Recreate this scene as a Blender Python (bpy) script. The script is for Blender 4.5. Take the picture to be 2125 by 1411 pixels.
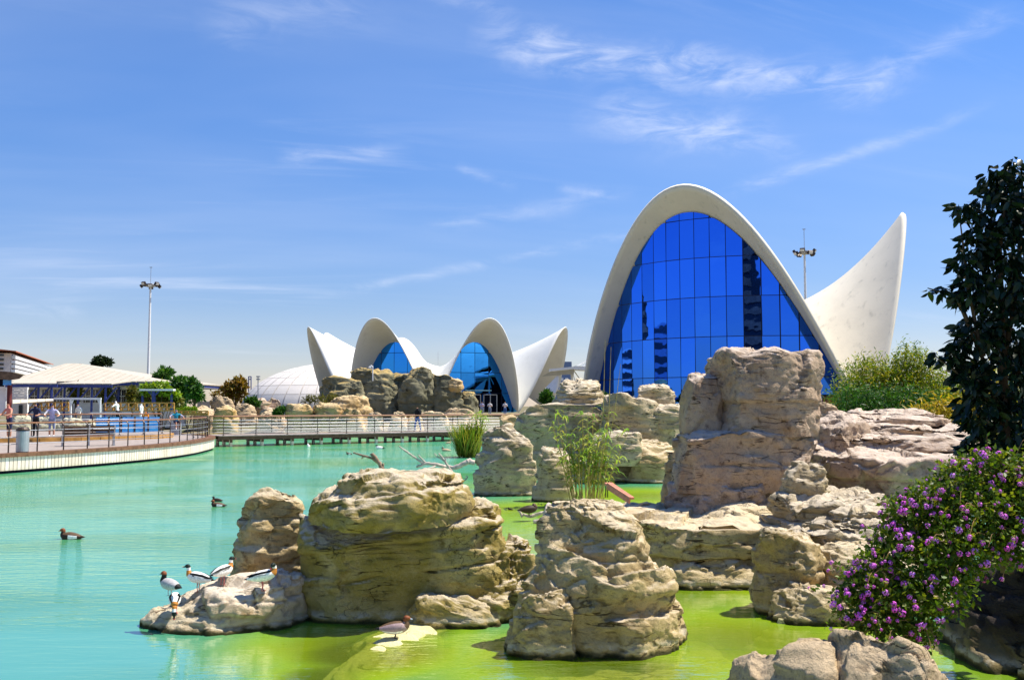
import bpy, bmesh, math, random
import numpy as np
from mathutils import Vector, Matrix
R = math.radians
random.seed(7); np.random.seed(7)
for _o in list(bpy.data.objects): bpy.data.objects.remove(_o)
scene = bpy.context.scene
COL = scene.collection
# ------------------------------------------------------------------ camera
FPX, CAMZ = 2000.0, 2.5                     # focal length in photo pixels, eye height over the water
PITCH = math.atan(137 / FPX)
cam = bpy.data.cameras.new('camera'); camo = bpy.data.objects.new('camera', cam); COL.objects.link(camo)
cam.sensor_width = 36.0; cam.lens = 36.0 * FPX / 2125
cam.clip_start = 0.1; cam.clip_end = 6000
camo.location = (0, 0, CAMZ); camo.rotation_euler = (R(90) + PITCH, 0, 0)
scene.camera = camo
# ------------------------------------------------------------------ sky, sun, exposure
SUN_EL, SUN_AZ = R(60), R(73)               # azimuth measured from the view direction (+Y) towards the right (+X)
world = bpy.data.worlds.new('World'); scene.world = world; world.use_nodes = True
wn, wl = world.node_tree.nodes, world.node_tree.links
wn.clear()
def wnode(t, **k):
    n = wn.new(t)
    for a, b in k.items(): setattr(n, a, b)
    return n
sky = wnode('ShaderNodeTexSky', sky_type='NISHITA', sun_disc=False)
sky.sun_elevation = SUN_EL; sky.sun_rotation = SUN_AZ
sky.altitude = 0; sky.air_density = 1.0; sky.dust_density = 0.15; sky.ozone_density = 4.0
hsv = wnode('ShaderNodeHueSaturation'); hsv.inputs['Saturation'].default_value = 1.30; hsv.inputs['Value'].default_value = 1.0
wl.new(sky.outputs[0], hsv.inputs['Color'])
tint = wnode('ShaderNodeMix', data_type='RGBA', blend_type='MULTIPLY'); tint.inputs[0].default_value = 1
wl.new(hsv.outputs[0], tint.inputs[6])
tc = wnode('ShaderNodeTexCoord'); sep = wnode('ShaderNodeSeparateXYZ'); wl.new(tc.outputs['Generated'], sep.inputs[0])
def wmath(op, a, b=None, c=None, clamp=False):
    n = wnode('ShaderNodeMath', operation=op, use_clamp=clamp)
    for i, v in enumerate((a, b, c)):
        if v is None: continue
        if isinstance(v, (int, float)): n.inputs[i].default_value = v
        else: wl.new(v, n.inputs[i])
    return n.outputs[0]
zgr = wnode('ShaderNodeMapRange', interpolation_type='SMOOTHSTEP'); zgr.inputs[1].default_value = -0.02; zgr.inputs[2].default_value = 0.34; wl.new(sep.outputs[2], zgr.inputs[0])
hue = wnode('ShaderNodeMix', data_type='RGBA'); hue.inputs[6].default_value = (0.83, 0.725, 0.82, 1); hue.inputs[7].default_value = (1.30, 1.04, 1.17, 1)
wl.new(zgr.outputs[0], hue.inputs[0]); wl.new(hue.outputs[2], tint.inputs[7])
zz = wmath('ADD', wmath('MAXIMUM', sep.outputs[2], 0.0), 0.22)
cu = wmath('DIVIDE', sep.outputs[0], zz); cv = wmath('DIVIDE', sep.outputs[1], zz)
comb = wnode('ShaderNodeCombineXYZ'); wl.new(cu, comb.inputs[0]); wl.new(cv, comb.inputs[1])
def cloud_layer(rot, scl, loc, nscale, lo, hi, dist=0.6, detail=9, rough=0.62):
    mp = wnode('ShaderNodeMapping', vector_type='TEXTURE'); mp.inputs['Rotation'].default_value = (0, 0, R(rot)); mp.inputs['Scale'].default_value = scl; mp.inputs['Location'].default_value = loc
    wl.new(comb.outputs[0], mp.inputs[0])
    nz = wnode('ShaderNodeTexNoise'); nz.inputs['Scale'].default_value = nscale; nz.inputs['Detail'].default_value = detail
    nz.inputs['Roughness'].default_value = rough; nz.inputs['Distortion'].default_value = dist; wl.new(mp.outputs[0], nz.inputs['Vector'])
    mr = wnode('ShaderNodeMapRange', interpolation_type='SMOOTHSTEP'); mr.inputs[1].default_value = lo; mr.inputs[2].default_value = hi
    wl.new(nz.outputs[0], mr.inputs[0]); return mr.outputs[0]
thin = cloud_layer(14, (2.6, 0.42, 1), (0.3, 1.1, 0), 1.5, 0.50, 0.86)
patch = cloud_layer(0, (1, 1, 1), (2.3, 0.4, 0), 0.75, 0.44, 0.66, 0.2, 3, 0.5)
veil = cloud_layer(8, (2.2, 0.7, 1), (5.0, 2.0, 0), 0.8, 0.35, 0.9, 0.3, 5, 0.55)
# cirrus streamers: bands along a line in azimuth / elevation, frayed by stretched noise
azi = wmath('ARCTAN2', sep.outputs[0], sep.outputs[1]); ele = wmath('ARCSINE', sep.outputs[2])
ae = wnode('ShaderNodeCombineXYZ'); wl.new(azi, ae.inputs[0]); wl.new(ele, ae.inputs[1])
def wnoise(scale, detail, stretch, rot, dist=0.0, rough=0.6):
    mp = wnode('ShaderNodeMapping'); mp.inputs['Rotation'].default_value = (0, 0, rot); mp.inputs['Scale'].default_value = stretch; wl.new(ae.outputs[0], mp.inputs[0])
    nz = wnode('ShaderNodeTexNoise'); nz.inputs['Scale'].default_value = scale; nz.inputs['Detail'].default_value = detail; nz.inputs['Roughness'].default_value = rough; nz.inputs['Distortion'].default_value = dist
    wl.new(mp.outputs[0], nz.inputs['Vector']); return nz.outputs[0]
warp = wmath('SUBTRACT', wnoise(9, 6, (1, 1.6, 1), 0.0), 0.5)
fray = wnode('ShaderNodeMapRange', interpolation_type='SMOOTHSTEP'); fray.inputs[1].default_value = 0.30; fray.inputs[2].default_value = 0.80
wl.new(wnoise(24, 7, (0.6, 2.0, 1), 0.18, 0.7, 0.64), fray.inputs[0])
def streak(x0, y0, x1, y1, width, strength):
    a0, e0, a1, e1 = math.atan((x0 - 1062) / FPX), (842 - y0) / FPX, math.atan((x1 - 1062) / FPX), (842 - y1) / FPX
    an = math.atan2(e1 - e0, a1 - a0); L = math.hypot(a1 - a0, e1 - e0); c_, s_ = math.cos(an), math.sin(an)
    da, de = wmath('SUBTRACT', azi, a0), wmath('SUBTRACT', ele, e0)
    al = wmath('DIVIDE', wmath('ADD', wmath('MULTIPLY', da, c_), wmath('MULTIPLY', de, s_)), L)
    ac = wmath('ADD', wmath('SUBTRACT', wmath('MULTIPLY', de, c_), wmath('MULTIPLY', da, s_)), wmath('MULTIPLY', warp, width / FPX * 3.2))
    g_ = wmath('POWER', 2.718, wmath('MULTIPLY', wmath('POWER', wmath('DIVIDE', ac, width / FPX), 2.0), -1.0))
    win = wmath('MULTIPLY', wmath('MULTIPLY', al, 6.0, clamp=True), wmath('MULTIPLY', wmath('SUBTRACT', 1.0, al), 4.0, clamp=True))
    return wmath('MULTIPLY', wmath('MULTIPLY', g_, win), strength)
cl = wmath('ADD', wmath('MULTIPLY', thin, wmath('ADD', wmath('MULTIPLY', patch, 0.45), 0.10)), wmath('MULTIPLY', veil, 0.21))
for st in ((960, 100, 1960, 235, 34, 0.95), (1240, 225, 1700, 360, 26, 0.6), (1180, 245, 1640, 300, 42, 0.4), (560, 345, 860, 318, 16, 0.45), (620, 625, 1400, 470, 9, 0.5), (860, 480, 1330, 400, 16, 0.35),
           (800, -20, 1080, 75, 22, 0.45), (1480, 425, 2100, 285, 12, 0.5), (1780, 215, 2160, 130, 22, 0.45), (-20, 655, 180, 672, 14, 0.4), (380, 110, 820, 20, 50, 0.25), (1150, 395, 1290, 410, 10, 0.45), (940, 350, 1080, 395, 10, 0.35)):
    stt = streak(*st); ssum = stt if st[0] == 960 else wmath('ADD', ssum, stt)
cl = wmath('MINIMUM', wmath('ADD', cl, wmath('MULTIPLY', wmath('MULTIPLY', ssum, 0.62), fray.outputs[0])), 0.7)
cmix = wnode('ShaderNodeMix', data_type='RGBA'); cmix.inputs[7].default_value = (6.6, 7.0, 8.1, 1)
wl.new(cl, cmix.inputs[0]); wl.new(tint.outputs[2], cmix.inputs[6])
bg = wnode('ShaderNodeBackground'); bg.inputs['Strength'].default_value = 0.086
wl.new(cmix.outputs[2], bg.inputs[0]); wo = wnode('ShaderNodeOutputWorld'); wl.new(bg.outputs[0], wo.inputs[0])
sun = bpy.data.lights.new('sun', 'SUN'); sun.energy = 5.0; sun.angle = R(0.53); sun.color = (1.0, 0.94, 0.82)
suno = bpy.data.objects.new('sun', sun); COL.objects.link(suno)
sdir = Vector((math.cos(SUN_EL) * math.sin(SUN_AZ), math.cos(SUN_EL) * math.cos(SUN_AZ), math.sin(SUN_EL)))
suno.rotation_euler = sdir.to_track_quat('Z', 'Y').to_euler(); suno.location = (30, 20, 60)
vs = scene.view_settings
vs.view_transform = 'Standard'; vs.look = 'None'; vs.exposure = 0.74; vs.gamma = 1.0; vs.use_curve_mapping = False
scene.render.engine = 'CYCLES'
scene.cycles.max_bounces = 6; scene.cycles.diffuse_bounces = 3; scene.cycles.glossy_bounces = 3; scene.cycles.transparent_max_bounces = 12
# ------------------------------------------------------------------ pixel <-> world
_cp, _sp = math.cos(PITCH), math.sin(PITCH)
def ray(px, py):
    a, b = (px - 1062.5) / FPX, (705.5 - py) / FPX
    return Vector((a, _cp - b * _sp, _sp + b * _cp))
def at(px, py, Y):
    d = ray(px, py); return Vector((0, 0, CAMZ)) + d * (Y / d.y)
def on(px, py, z=0.0):
    d = ray(px, py); return Vector((0, 0, CAMZ)) + d * ((z - CAMZ) / d.z)
# ------------------------------------------------------------------ object helpers
def link(o): COL.objects.link(o); return o
def tag(o, label=None, cat=None, group=None, kind=None):
    if label: o['label'] = label
    if cat: o['category'] = cat
    if group: o['group'] = group
    if kind or cat: o['kind'] = kind or 'thing'
    return o
def thing(name, label, cat, loc=(0, 0, 0), rz=0.0, group=None):
    o = link(bpy.data.objects.new(name, None)); o.location = loc; o.rotation_euler = (0, 0, rz); o.empty_display_size = 0.2
    return tag(o, label, cat, group)
def dup(root, loc=None, rz=None, label=None, group=None):
    def cp(o, par):
        c = o.copy(); COL.objects.link(c); c.parent = par
        for ch in KIDS.get(o.name, []): KIDS.setdefault(c.name, []).append(cp(ch, c))
        return c
    r = cp(root, None)
    if loc is not None: r.location = loc
    if rz is not None: r.rotation_euler = (0, 0, rz)
    if label: r['label'] = label
    if group: r['group'] = group
    return r
KIDS = {}
def place(name, me, mats, parent=None, smooth=False, loc=None, rot=None):
    if mats is not None:
        me.materials.clear()
        for m in (mats if isinstance(mats, (list, tuple)) else [mats]): me.materials.append(m)
    if smooth: me.polygons.foreach_set('use_smooth', [True] * len(me.polygons))
    o = link(bpy.data.objects.new(name, me))
    if parent is not None: o.parent = parent; KIDS.setdefault(parent.name, []).append(o)
    if loc is not None: o.location = loc
    if rot is not None: o.rotation_euler = rot
    return o
class MB:
    """collects boxes, tubes and faces; build() links them as ONE mesh object (coordinates relative to org)"""
    def __init__(s, org=(0, 0, 0)): s.v, s.f, s.m, s.o = [], [], [], Vector(org)
    def add(s, vs, fs, mi=0):
        k = len(s.v); s.v += [tuple(Vector(p) - s.o) for p in vs]
        for f in fs: s.f.append(tuple(i + k for i in f)); s.m.append(mi)
        return s
    def box(s, c, d, rz=0.0, mi=0, M=None):
        c = Vector(c); hx, hy, hz = d[0] / 2, d[1] / 2, d[2] / 2
        Q = M if M is not None else Matrix.Rotation(rz, 3, 'Z')
        P = [c + Q @ Vector((x * hx, y * hy, z * hz)) for z in (-1, 1) for y in (-1, 1) for x in (-1, 1)]
        return s.add(P, [(0, 2, 3, 1), (4, 5, 7, 6), (0, 1, 5, 4), (1, 3, 7, 5), (3, 2, 6, 7), (2, 0, 4, 6)], mi)
    def beam(s, a, b, w, h, mi=0):
        a, b = Vector(a), Vector(b); x = (b - a); L = x.length; x.normalize()
        up = Vector((0, 0, 1)) if abs(x.z) < 0.95 else Vector((0, 1, 0))
        y = up.cross(x).normalized(); z = x.cross(y)
        return s.box((a + b) / 2, (L, w, h), M=Matrix((x, y, z)).transposed(), mi=mi)
    def tube(s, pts, r, n=8, mi=0, cap=True):
        pts = [Vector(p) for p in pts]; N = len(pts)
        rr = r if isinstance(r, (list, tuple)) else [r] * N
        T = [(pts[min(i + 1, N - 1)] - pts[max(i - 1, 0)]).normalized() for i in range(N)]
        u = T[0].orthogonal().normalized(); vv = []
        for i in range(N):
            u = (u - T[i] * u.dot(T[i])).normalized(); w = T[i].cross(u)
            for k in range(n):
                a = 2 * math.pi * k / n; vv.append(pts[i] + (u * math.cos(a) + w * math.sin(a)) * rr[i])
        ff = [(i * n + k, i * n + (k + 1) % n, (i + 1) * n + (k + 1) % n, (i + 1) * n + k) for i in range(N - 1) for k in range(n)]
        if cap: ff += [tuple(range(n))[::-1], tuple((N - 1) * n + k for k in range(n))]
        return s.add(vv, ff, mi)
    def lathe(s, c, prof, n=16, mi=0):
        c = Vector(c); vv = []
        for (r, z) in prof:
            for k in range(n):
                a = 2 * math.pi * k / n; vv.append(c + Vector((r * math.cos(a), r * math.sin(a), z)))
        N = len(prof)
        ff = [(i * n + k, i * n + (k + 1) % n, (i + 1) * n + (k + 1) % n, (i + 1) * n + k) for i in range(N - 1) for k in range(n)]
        ff += [tuple(range(n))[::-1], tuple((N - 1) * n + k for k in range(n))]
        return s.add(vv, ff, mi)
    def prism(s, poly, z0, z1, mi=0):
        n = len(poly)
        vv = [(p[0], p[1], z0) for p in poly] + [(p[0], p[1], z1) for p in poly]
        return s.add(vv, [tuple(range(n))[::-1], tuple(range(n, 2 * n))] + [(i, (i + 1) % n, n + (i + 1) % n, n + i) for i in range(n)], mi)
    def mesh(s, name='mesh'):
        me = bpy.data.meshes.new(name); me.from_pydata(s.v, [], s.f); me.polygons.foreach_set('material_index', s.m); me.update(); return me
    def build(s, name, mats, parent=None, smooth=False, bevel=0.0, loc=None, rot=None):
        me = s.mesh(name)
        bm = bmesh.new(); bm.from_mesh(me)
        bmesh.ops.recalc_face_normals(bm, faces=bm.faces)
        if bevel: bmesh.ops.bevel(bm, geom=list(bm.edges), offset=bevel, segments=1, affect='EDGES')
        bm.to_mesh(me); bm.free()
        return place(name, me, mats, parent, smooth, loc, rot)
def grid_mesh(name, P, closed_u=True):
    """P: (rows, cols, 3) numpy grid to mesh, columns wrap when closed_u"""
    ns, nt = P.shape[:2]
    i = np.arange(ns - 1)[:, None]; k = np.arange(nt if closed_u else nt - 1)[None, :]
    a = i * nt + k; b = i * nt + (k + 1) % nt
    F = np.stack([a, a + nt, b + nt, b], -1).reshape(-1, 4)
    me = bpy.data.meshes.new(name); V = P.reshape(-1, 3)
    me.vertices.add(len(V)); me.vertices.foreach_set('co', V.astype(np.float32).ravel())
    me.loops.add(F.size); me.loops.foreach_set('vertex_index', F.astype(np.int32).ravel())
    me.polygons.add(len(F)); me.polygons.foreach_set('loop_start', np.arange(0, F.size, 4, dtype=np.int32))
    me.update(calc_edges=True); return me
def tri_mesh(name, V, F):
    me = bpy.data.meshes.new(name); F = np.asarray(F, np.int32); k = F.shape[1]
    me.vertices.add(len(V)); me.vertices.foreach_set('co', np.asarray(V, np.float32).ravel())
    me.loops.add(F.size); me.loops.foreach_set('vertex_index', F.ravel())
    me.polygons.add(len(F)); me.polygons.foreach_set('loop_start', np.arange(0, F.size, k, dtype=np.int32))
    me.update(calc_edges=True); return me
# ------------------------------------------------------------------ materials
class NT:
    def __init__(s, name):
        s.m = bpy.data.materials.new(name); s.m.use_nodes = True; s.t = s.m.node_tree; s.t.nodes.clear()
        s.out = s.n('ShaderNodeOutputMaterial'); s.geo = s.n('ShaderNodeNewGeometry')
    def n(s, t, **k):
        x = s.t.nodes.new(t)
        for a, b in k.items(): setattr(x, a, b)
        return x
    def put(s, sock, v):
        if isinstance(v, bpy.types.NodeSocket): s.t.links.new(v, sock)
        elif isinstance(v, tuple) and len(v) == 3 and sock.type == 'RGBA': sock.default_value = (*v, 1)
        else: sock.default_value = v
    def math(s, op, a, b=0.0, clamp=False):
        x = s.n('ShaderNodeMath', operation=op, use_clamp=clamp); s.put(x.inputs[0], a); s.put(x.inputs[1], b); return x.outputs[0]
    def mix(s, fac, a, b, mode='MIX'):
        x = s.n('ShaderNodeMix', data_type='RGBA', blend_type=mode); s.put(x.inputs[0], fac); s.put(x.inputs[6], a); s.put(x.inputs[7], b); return x.outputs[2]
    def noise(s, scale, detail=6, rough=0.6, vec=None, dist=0.0, stretch=None):
        x = s.n('ShaderNodeTexNoise'); x.inputs['Scale'].default_value = scale; x.inputs['Detail'].default_value = detail
        x.inputs['Roughness'].default_value = rough; x.inputs['Distortion'].default_value = dist
        v = vec or s.geo.outputs['Position']
        if stretch:
            mp = s.n('ShaderNodeMapping'); mp.inputs['Scale'].default_value = stretch; s.t.links.new(v, mp.inputs[0]); v = mp.outputs[0]
        s.t.links.new(v, x.inputs['Vector']); return x.outputs[0]
    def rng(s, v, a, b, c=0.0, d=1.0, smooth=True):
        x = s.n('ShaderNodeMapRange', interpolation_type='SMOOTHSTEP' if smooth else 'LINEAR'); s.put(x.inputs[0], v)
        for i, q in enumerate((a, b, c, d)): x.inputs[i + 1].default_value = q
        return x.outputs[0]
    def bump(s, h, strength=0.5, dist=0.02, nrm=None):
        x = s.n('ShaderNodeBump'); x.inputs['Strength'].default_value = strength; x.inputs['Distance'].default_value = dist
        s.put(x.inputs['Height'], h)
        if nrm is not None: s.put(x.inputs['Normal'], nrm)
        return x.outputs[0]
    def pbsdf(s, col, rough=0.8, spec=0.3, metal=0.0, nrm=None):
        x = s.n('ShaderNodeBsdfPrincipled'); s.put(x.inputs['Base Color'], col); s.put(x.inputs['Roughness'], rough)
        s.put(x.inputs['Specular IOR Level'], spec); s.put(x.inputs['Metallic'], metal)
        if nrm is not None: s.put(x.inputs['Normal'], nrm)
        return x.outputs[0]
    def done(s, sh): s.t.links.new(sh, s.out.inputs[0]); return s.m
def mat(name, col, rough=0.7, spec=0.3, metal=0.0, var=0.15, nscale=3.0, bump=0.0, bscale=40.0, stretch=None, bdist=0.01):
    t = NT(name); n = t.noise(nscale, 5, 0.6, stretch=stretch)
    a = tuple(c * (1 - var) for c in col); b = tuple(min(1, c * (1 + var)) for c in col)
    c = t.mix(t.rng(n, 0.3, 0.7), a, b)
    nr = t.bump(t.noise(bscale, 5, 0.6, stretch=stretch), bump, bdist) if bump else None
    return t.done(t.pbsdf(c, rough, spec, metal, nr))
def rock_mat(name, dark, mid, light, top, moss=0.0, mosscol=(0.16, 0.13, 0.012), wet=True, bump=0.9, scale=1.0, band=1.3):
    t = NT(name); P = t.geo.outputs['Position']
    n1 = t.noise(0.9 * scale, 5, 0.62); n2 = t.noise(5.5 * scale, 6, 0.65, stretch=(1, 1, band * 1.1)); n3 = t.noise(38 * scale, 4, 0.7)
    c = t.mix(t.rng(n1, 0.34, 0.66), mid, light); c = t.mix(t.rng(n2, 0.52, 0.72, 0, 0.9), c, dark)
    c = t.mix(t.rng(n3, 0.30, 0.44, 0.55, 0), c, dark)
    c = t.mix(t.rng(n3, 0.56, 0.72, 0, 0.35), c, light)
    pit = t.rng(t.noise(90 * scale, 3, 0.6), 0.30, 0.40, 0.6, 0.0); c = t.mix(pit, c, tuple(k * 0.45 for k in dark))
    if moss:
        mm = t.math('MULTIPLY', t.rng(t.noise(1.6 * scale, 6, 0.66, dist=0.5), *((0.38, 0.56) if moss > 0.7 else (0.47, 0.64)), 0, moss), t.rng(n3, 0.3, 0.6, 0.55, 1.0)); c = t.mix(mm, c, mosscol)
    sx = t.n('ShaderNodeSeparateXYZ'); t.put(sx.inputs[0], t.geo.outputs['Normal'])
    upface = t.math('MULTIPLY', t.rng(sx.outputs[2], 0.45, 0.9), t.rng(n2, 0.3, 0.6, 0.45, 1.0)); c = t.mix(upface, c, top)  # upward-facing rock takes the top colour, broken by noise
    rough = 0.88
    if wet:
        sz = t.n('ShaderNodeSeparateXYZ'); t.put(sz.inputs[0], P)
        zed = t.math('ADD', sz.outputs[2], t.math('MULTIPLY', t.math('SUBTRACT', n2, 0.5), 0.12))
        crust = t.math('MULTIPLY', t.math('MULTIPLY', t.rng(zed, 0.06, 0.085), t.rng(zed, 0.10, 0.17, 1, 0)), t.rng(n2, 0.42, 0.58, 0.1, 0.8)); c = t.mix(crust, c, (0.62, 0.58, 0.5))
        lowm = t.rng(zed, 0.12, 0.42, 0.38, 0); c = t.mix(lowm, c, (0.44, 0.34, 0.13))
        w = t.rng(zed, 0.02, 0.075, 1, 0); c = t.mix(w, c, (0.045, 0.042, 0.010))
    vo = t.n('ShaderNodeTexVoronoi', feature='DISTANCE_TO_EDGE'); vo.inputs['Scale'].default_value = 4.2 * scale
    wp_ = t.n('ShaderNodeVectorMath', operation='MULTIPLY_ADD'); nzv = t.n('ShaderNodeTexNoise'); nzv.inputs['Scale'].default_value = 5 * scale; nzv.inputs['Detail'].default_value = 6; t.t.links.new(P, nzv.inputs['Vector'])
    t.t.links.new(nzv.outputs[1], wp_.inputs[0]); wp_.inputs[1].default_value = (0.35 / scale,) * 3; t.t.links.new(P, wp_.inputs[2])
    mpv = t.n('ShaderNodeMapping'); mpv.inputs['Scale'].default_value = (1, 1, 2.2); t.t.links.new(wp_.outputs[0], mpv.inputs[0]); t.t.links.new(mpv.outputs[0], vo.inputs['Vector'])
    crk = t.math('MULTIPLY', t.rng(vo.outputs[0], 0.0, 0.035, 1, 0), t.rng(n1, 0.54, 0.66, 0.0, 0.8)); crk = t.rng(crk, 0.2, 1.0, 1.0, 0.0)
    bedn = t.noise(1.0, 4, 0.55, stretch=(0.42 * scale, 0.42 * scale, 2.6 * scale), dist=0.25)
    def contour(lv, w_): return t.rng(t.math('ABSOLUTE', t.math('SUBTRACT', bedn, lv)), w_ * 0.3, w_, 1, 0)
    lines = t.math('MAXIMUM', t.math('MAXIMUM', contour(0.44, 0.010), contour(0.53, 0.008)), contour(0.62, 0.009))
    lines = t.math('MULTIPLY', lines, t.rng(t.noise(2.1 * scale, 4, 0.6), 0.49, 0.64, 0.0, 1.0))
    crk = t.math('SUBTRACT', crk, t.math('MULTIPLY', lines, 0.85), clamp=True)
    c = t.mix(t.math('SUBTRACT', 1.0, crk), c, tuple(k * 0.35 for k in dark))
    b0 = t.bump(crk, 1.0, 0.035 / scale); b1 = t.bump(t.noise(8 * scale, 8, 0.72, stretch=(1, 1, band), dist=0.6), 1.0, 0.055 / scale, b0); b2 = t.bump(n3, bump, 0.016 / scale, b1)
    return t.done(t.pbsdf(c, rough, 0.2, 0, b2))
M = {}
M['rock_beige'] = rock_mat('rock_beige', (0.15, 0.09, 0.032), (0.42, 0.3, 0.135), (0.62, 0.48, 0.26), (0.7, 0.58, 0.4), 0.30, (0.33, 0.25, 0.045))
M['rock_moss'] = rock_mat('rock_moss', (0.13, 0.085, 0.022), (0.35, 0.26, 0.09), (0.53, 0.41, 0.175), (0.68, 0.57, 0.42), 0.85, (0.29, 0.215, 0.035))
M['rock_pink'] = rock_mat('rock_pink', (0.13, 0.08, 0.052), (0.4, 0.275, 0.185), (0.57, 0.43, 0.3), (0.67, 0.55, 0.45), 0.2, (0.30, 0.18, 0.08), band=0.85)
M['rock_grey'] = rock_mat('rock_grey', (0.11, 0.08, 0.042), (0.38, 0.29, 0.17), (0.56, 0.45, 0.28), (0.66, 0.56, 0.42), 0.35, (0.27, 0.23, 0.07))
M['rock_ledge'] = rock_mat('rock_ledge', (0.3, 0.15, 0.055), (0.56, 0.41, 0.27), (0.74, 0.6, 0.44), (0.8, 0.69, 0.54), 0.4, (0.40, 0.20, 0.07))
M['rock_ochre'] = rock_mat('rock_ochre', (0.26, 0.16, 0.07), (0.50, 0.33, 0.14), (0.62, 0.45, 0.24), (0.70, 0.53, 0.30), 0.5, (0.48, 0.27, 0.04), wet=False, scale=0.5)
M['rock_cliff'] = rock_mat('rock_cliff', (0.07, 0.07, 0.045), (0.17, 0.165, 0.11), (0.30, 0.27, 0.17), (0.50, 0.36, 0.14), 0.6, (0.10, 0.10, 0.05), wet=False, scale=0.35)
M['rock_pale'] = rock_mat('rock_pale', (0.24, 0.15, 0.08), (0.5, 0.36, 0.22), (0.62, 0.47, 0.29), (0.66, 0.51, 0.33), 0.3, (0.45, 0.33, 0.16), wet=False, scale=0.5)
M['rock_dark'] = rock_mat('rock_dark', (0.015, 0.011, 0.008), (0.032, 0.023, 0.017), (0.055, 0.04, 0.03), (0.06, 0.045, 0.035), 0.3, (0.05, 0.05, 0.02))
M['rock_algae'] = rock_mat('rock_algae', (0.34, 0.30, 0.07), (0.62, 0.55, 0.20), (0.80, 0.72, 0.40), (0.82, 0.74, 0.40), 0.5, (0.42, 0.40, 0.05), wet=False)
# ------------------------------------------------------------------ numpy noise and rocks
_rs = np.random.RandomState(3); _PERM = np.concatenate([_rs.permutation(256)] * 3).astype(np.int64)
_G = _rs.normal(size=(256, 3)); _G /= np.linalg.norm(_G, axis=1)[:, None]
def perlin(p):
    i = np.floor(p).astype(np.int64); f = p - i; i &= 255
    u = f * f * f * (f * (f * 6 - 15) + 10); out = 0
    for dx in (0, 1):
        wx = u[:, 0] if dx else 1 - u[:, 0]
        for dy in (0, 1):
            wy = u[:, 1] if dy else 1 - u[:, 1]
            for dz in (0, 1):
                wz = u[:, 2] if dz else 1 - u[:, 2]
                g = _G[_PERM[_PERM[_PERM[(i[:, 0] + dx) & 255] + ((i[:, 1] + dy) & 255)] + ((i[:, 2] + dz) & 255)]]
                out = out + wx * wy * wz * (g[:, 0] * (f[:, 0] - dx) + g[:, 1] * (f[:, 1] - dy) + g[:, 2] * (f[:, 2] - dz))
    return out * 1.5
def fbm(p, octv=4, gain=0.5, ridged=False):
    a, s, r = 1.0, 0.0, 0.0
    for k in range(octv):
        n = perlin(p); s = s + a * ((1 - 2 * np.abs(n)) if ridged else n); r += a; p = p * 2.03 + 17.3; a *= gain
    return s / r
def grid_normals(P):
    du = np.roll(P, -1, 1) - np.roll(P, 1, 1); dv = np.gradient(P, axis=0)
    n = np.cross(du, dv); l = np.linalg.norm(n, axis=-1, keepdims=True); l[l < 1e-9] = 1
    return -n / l
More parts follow.
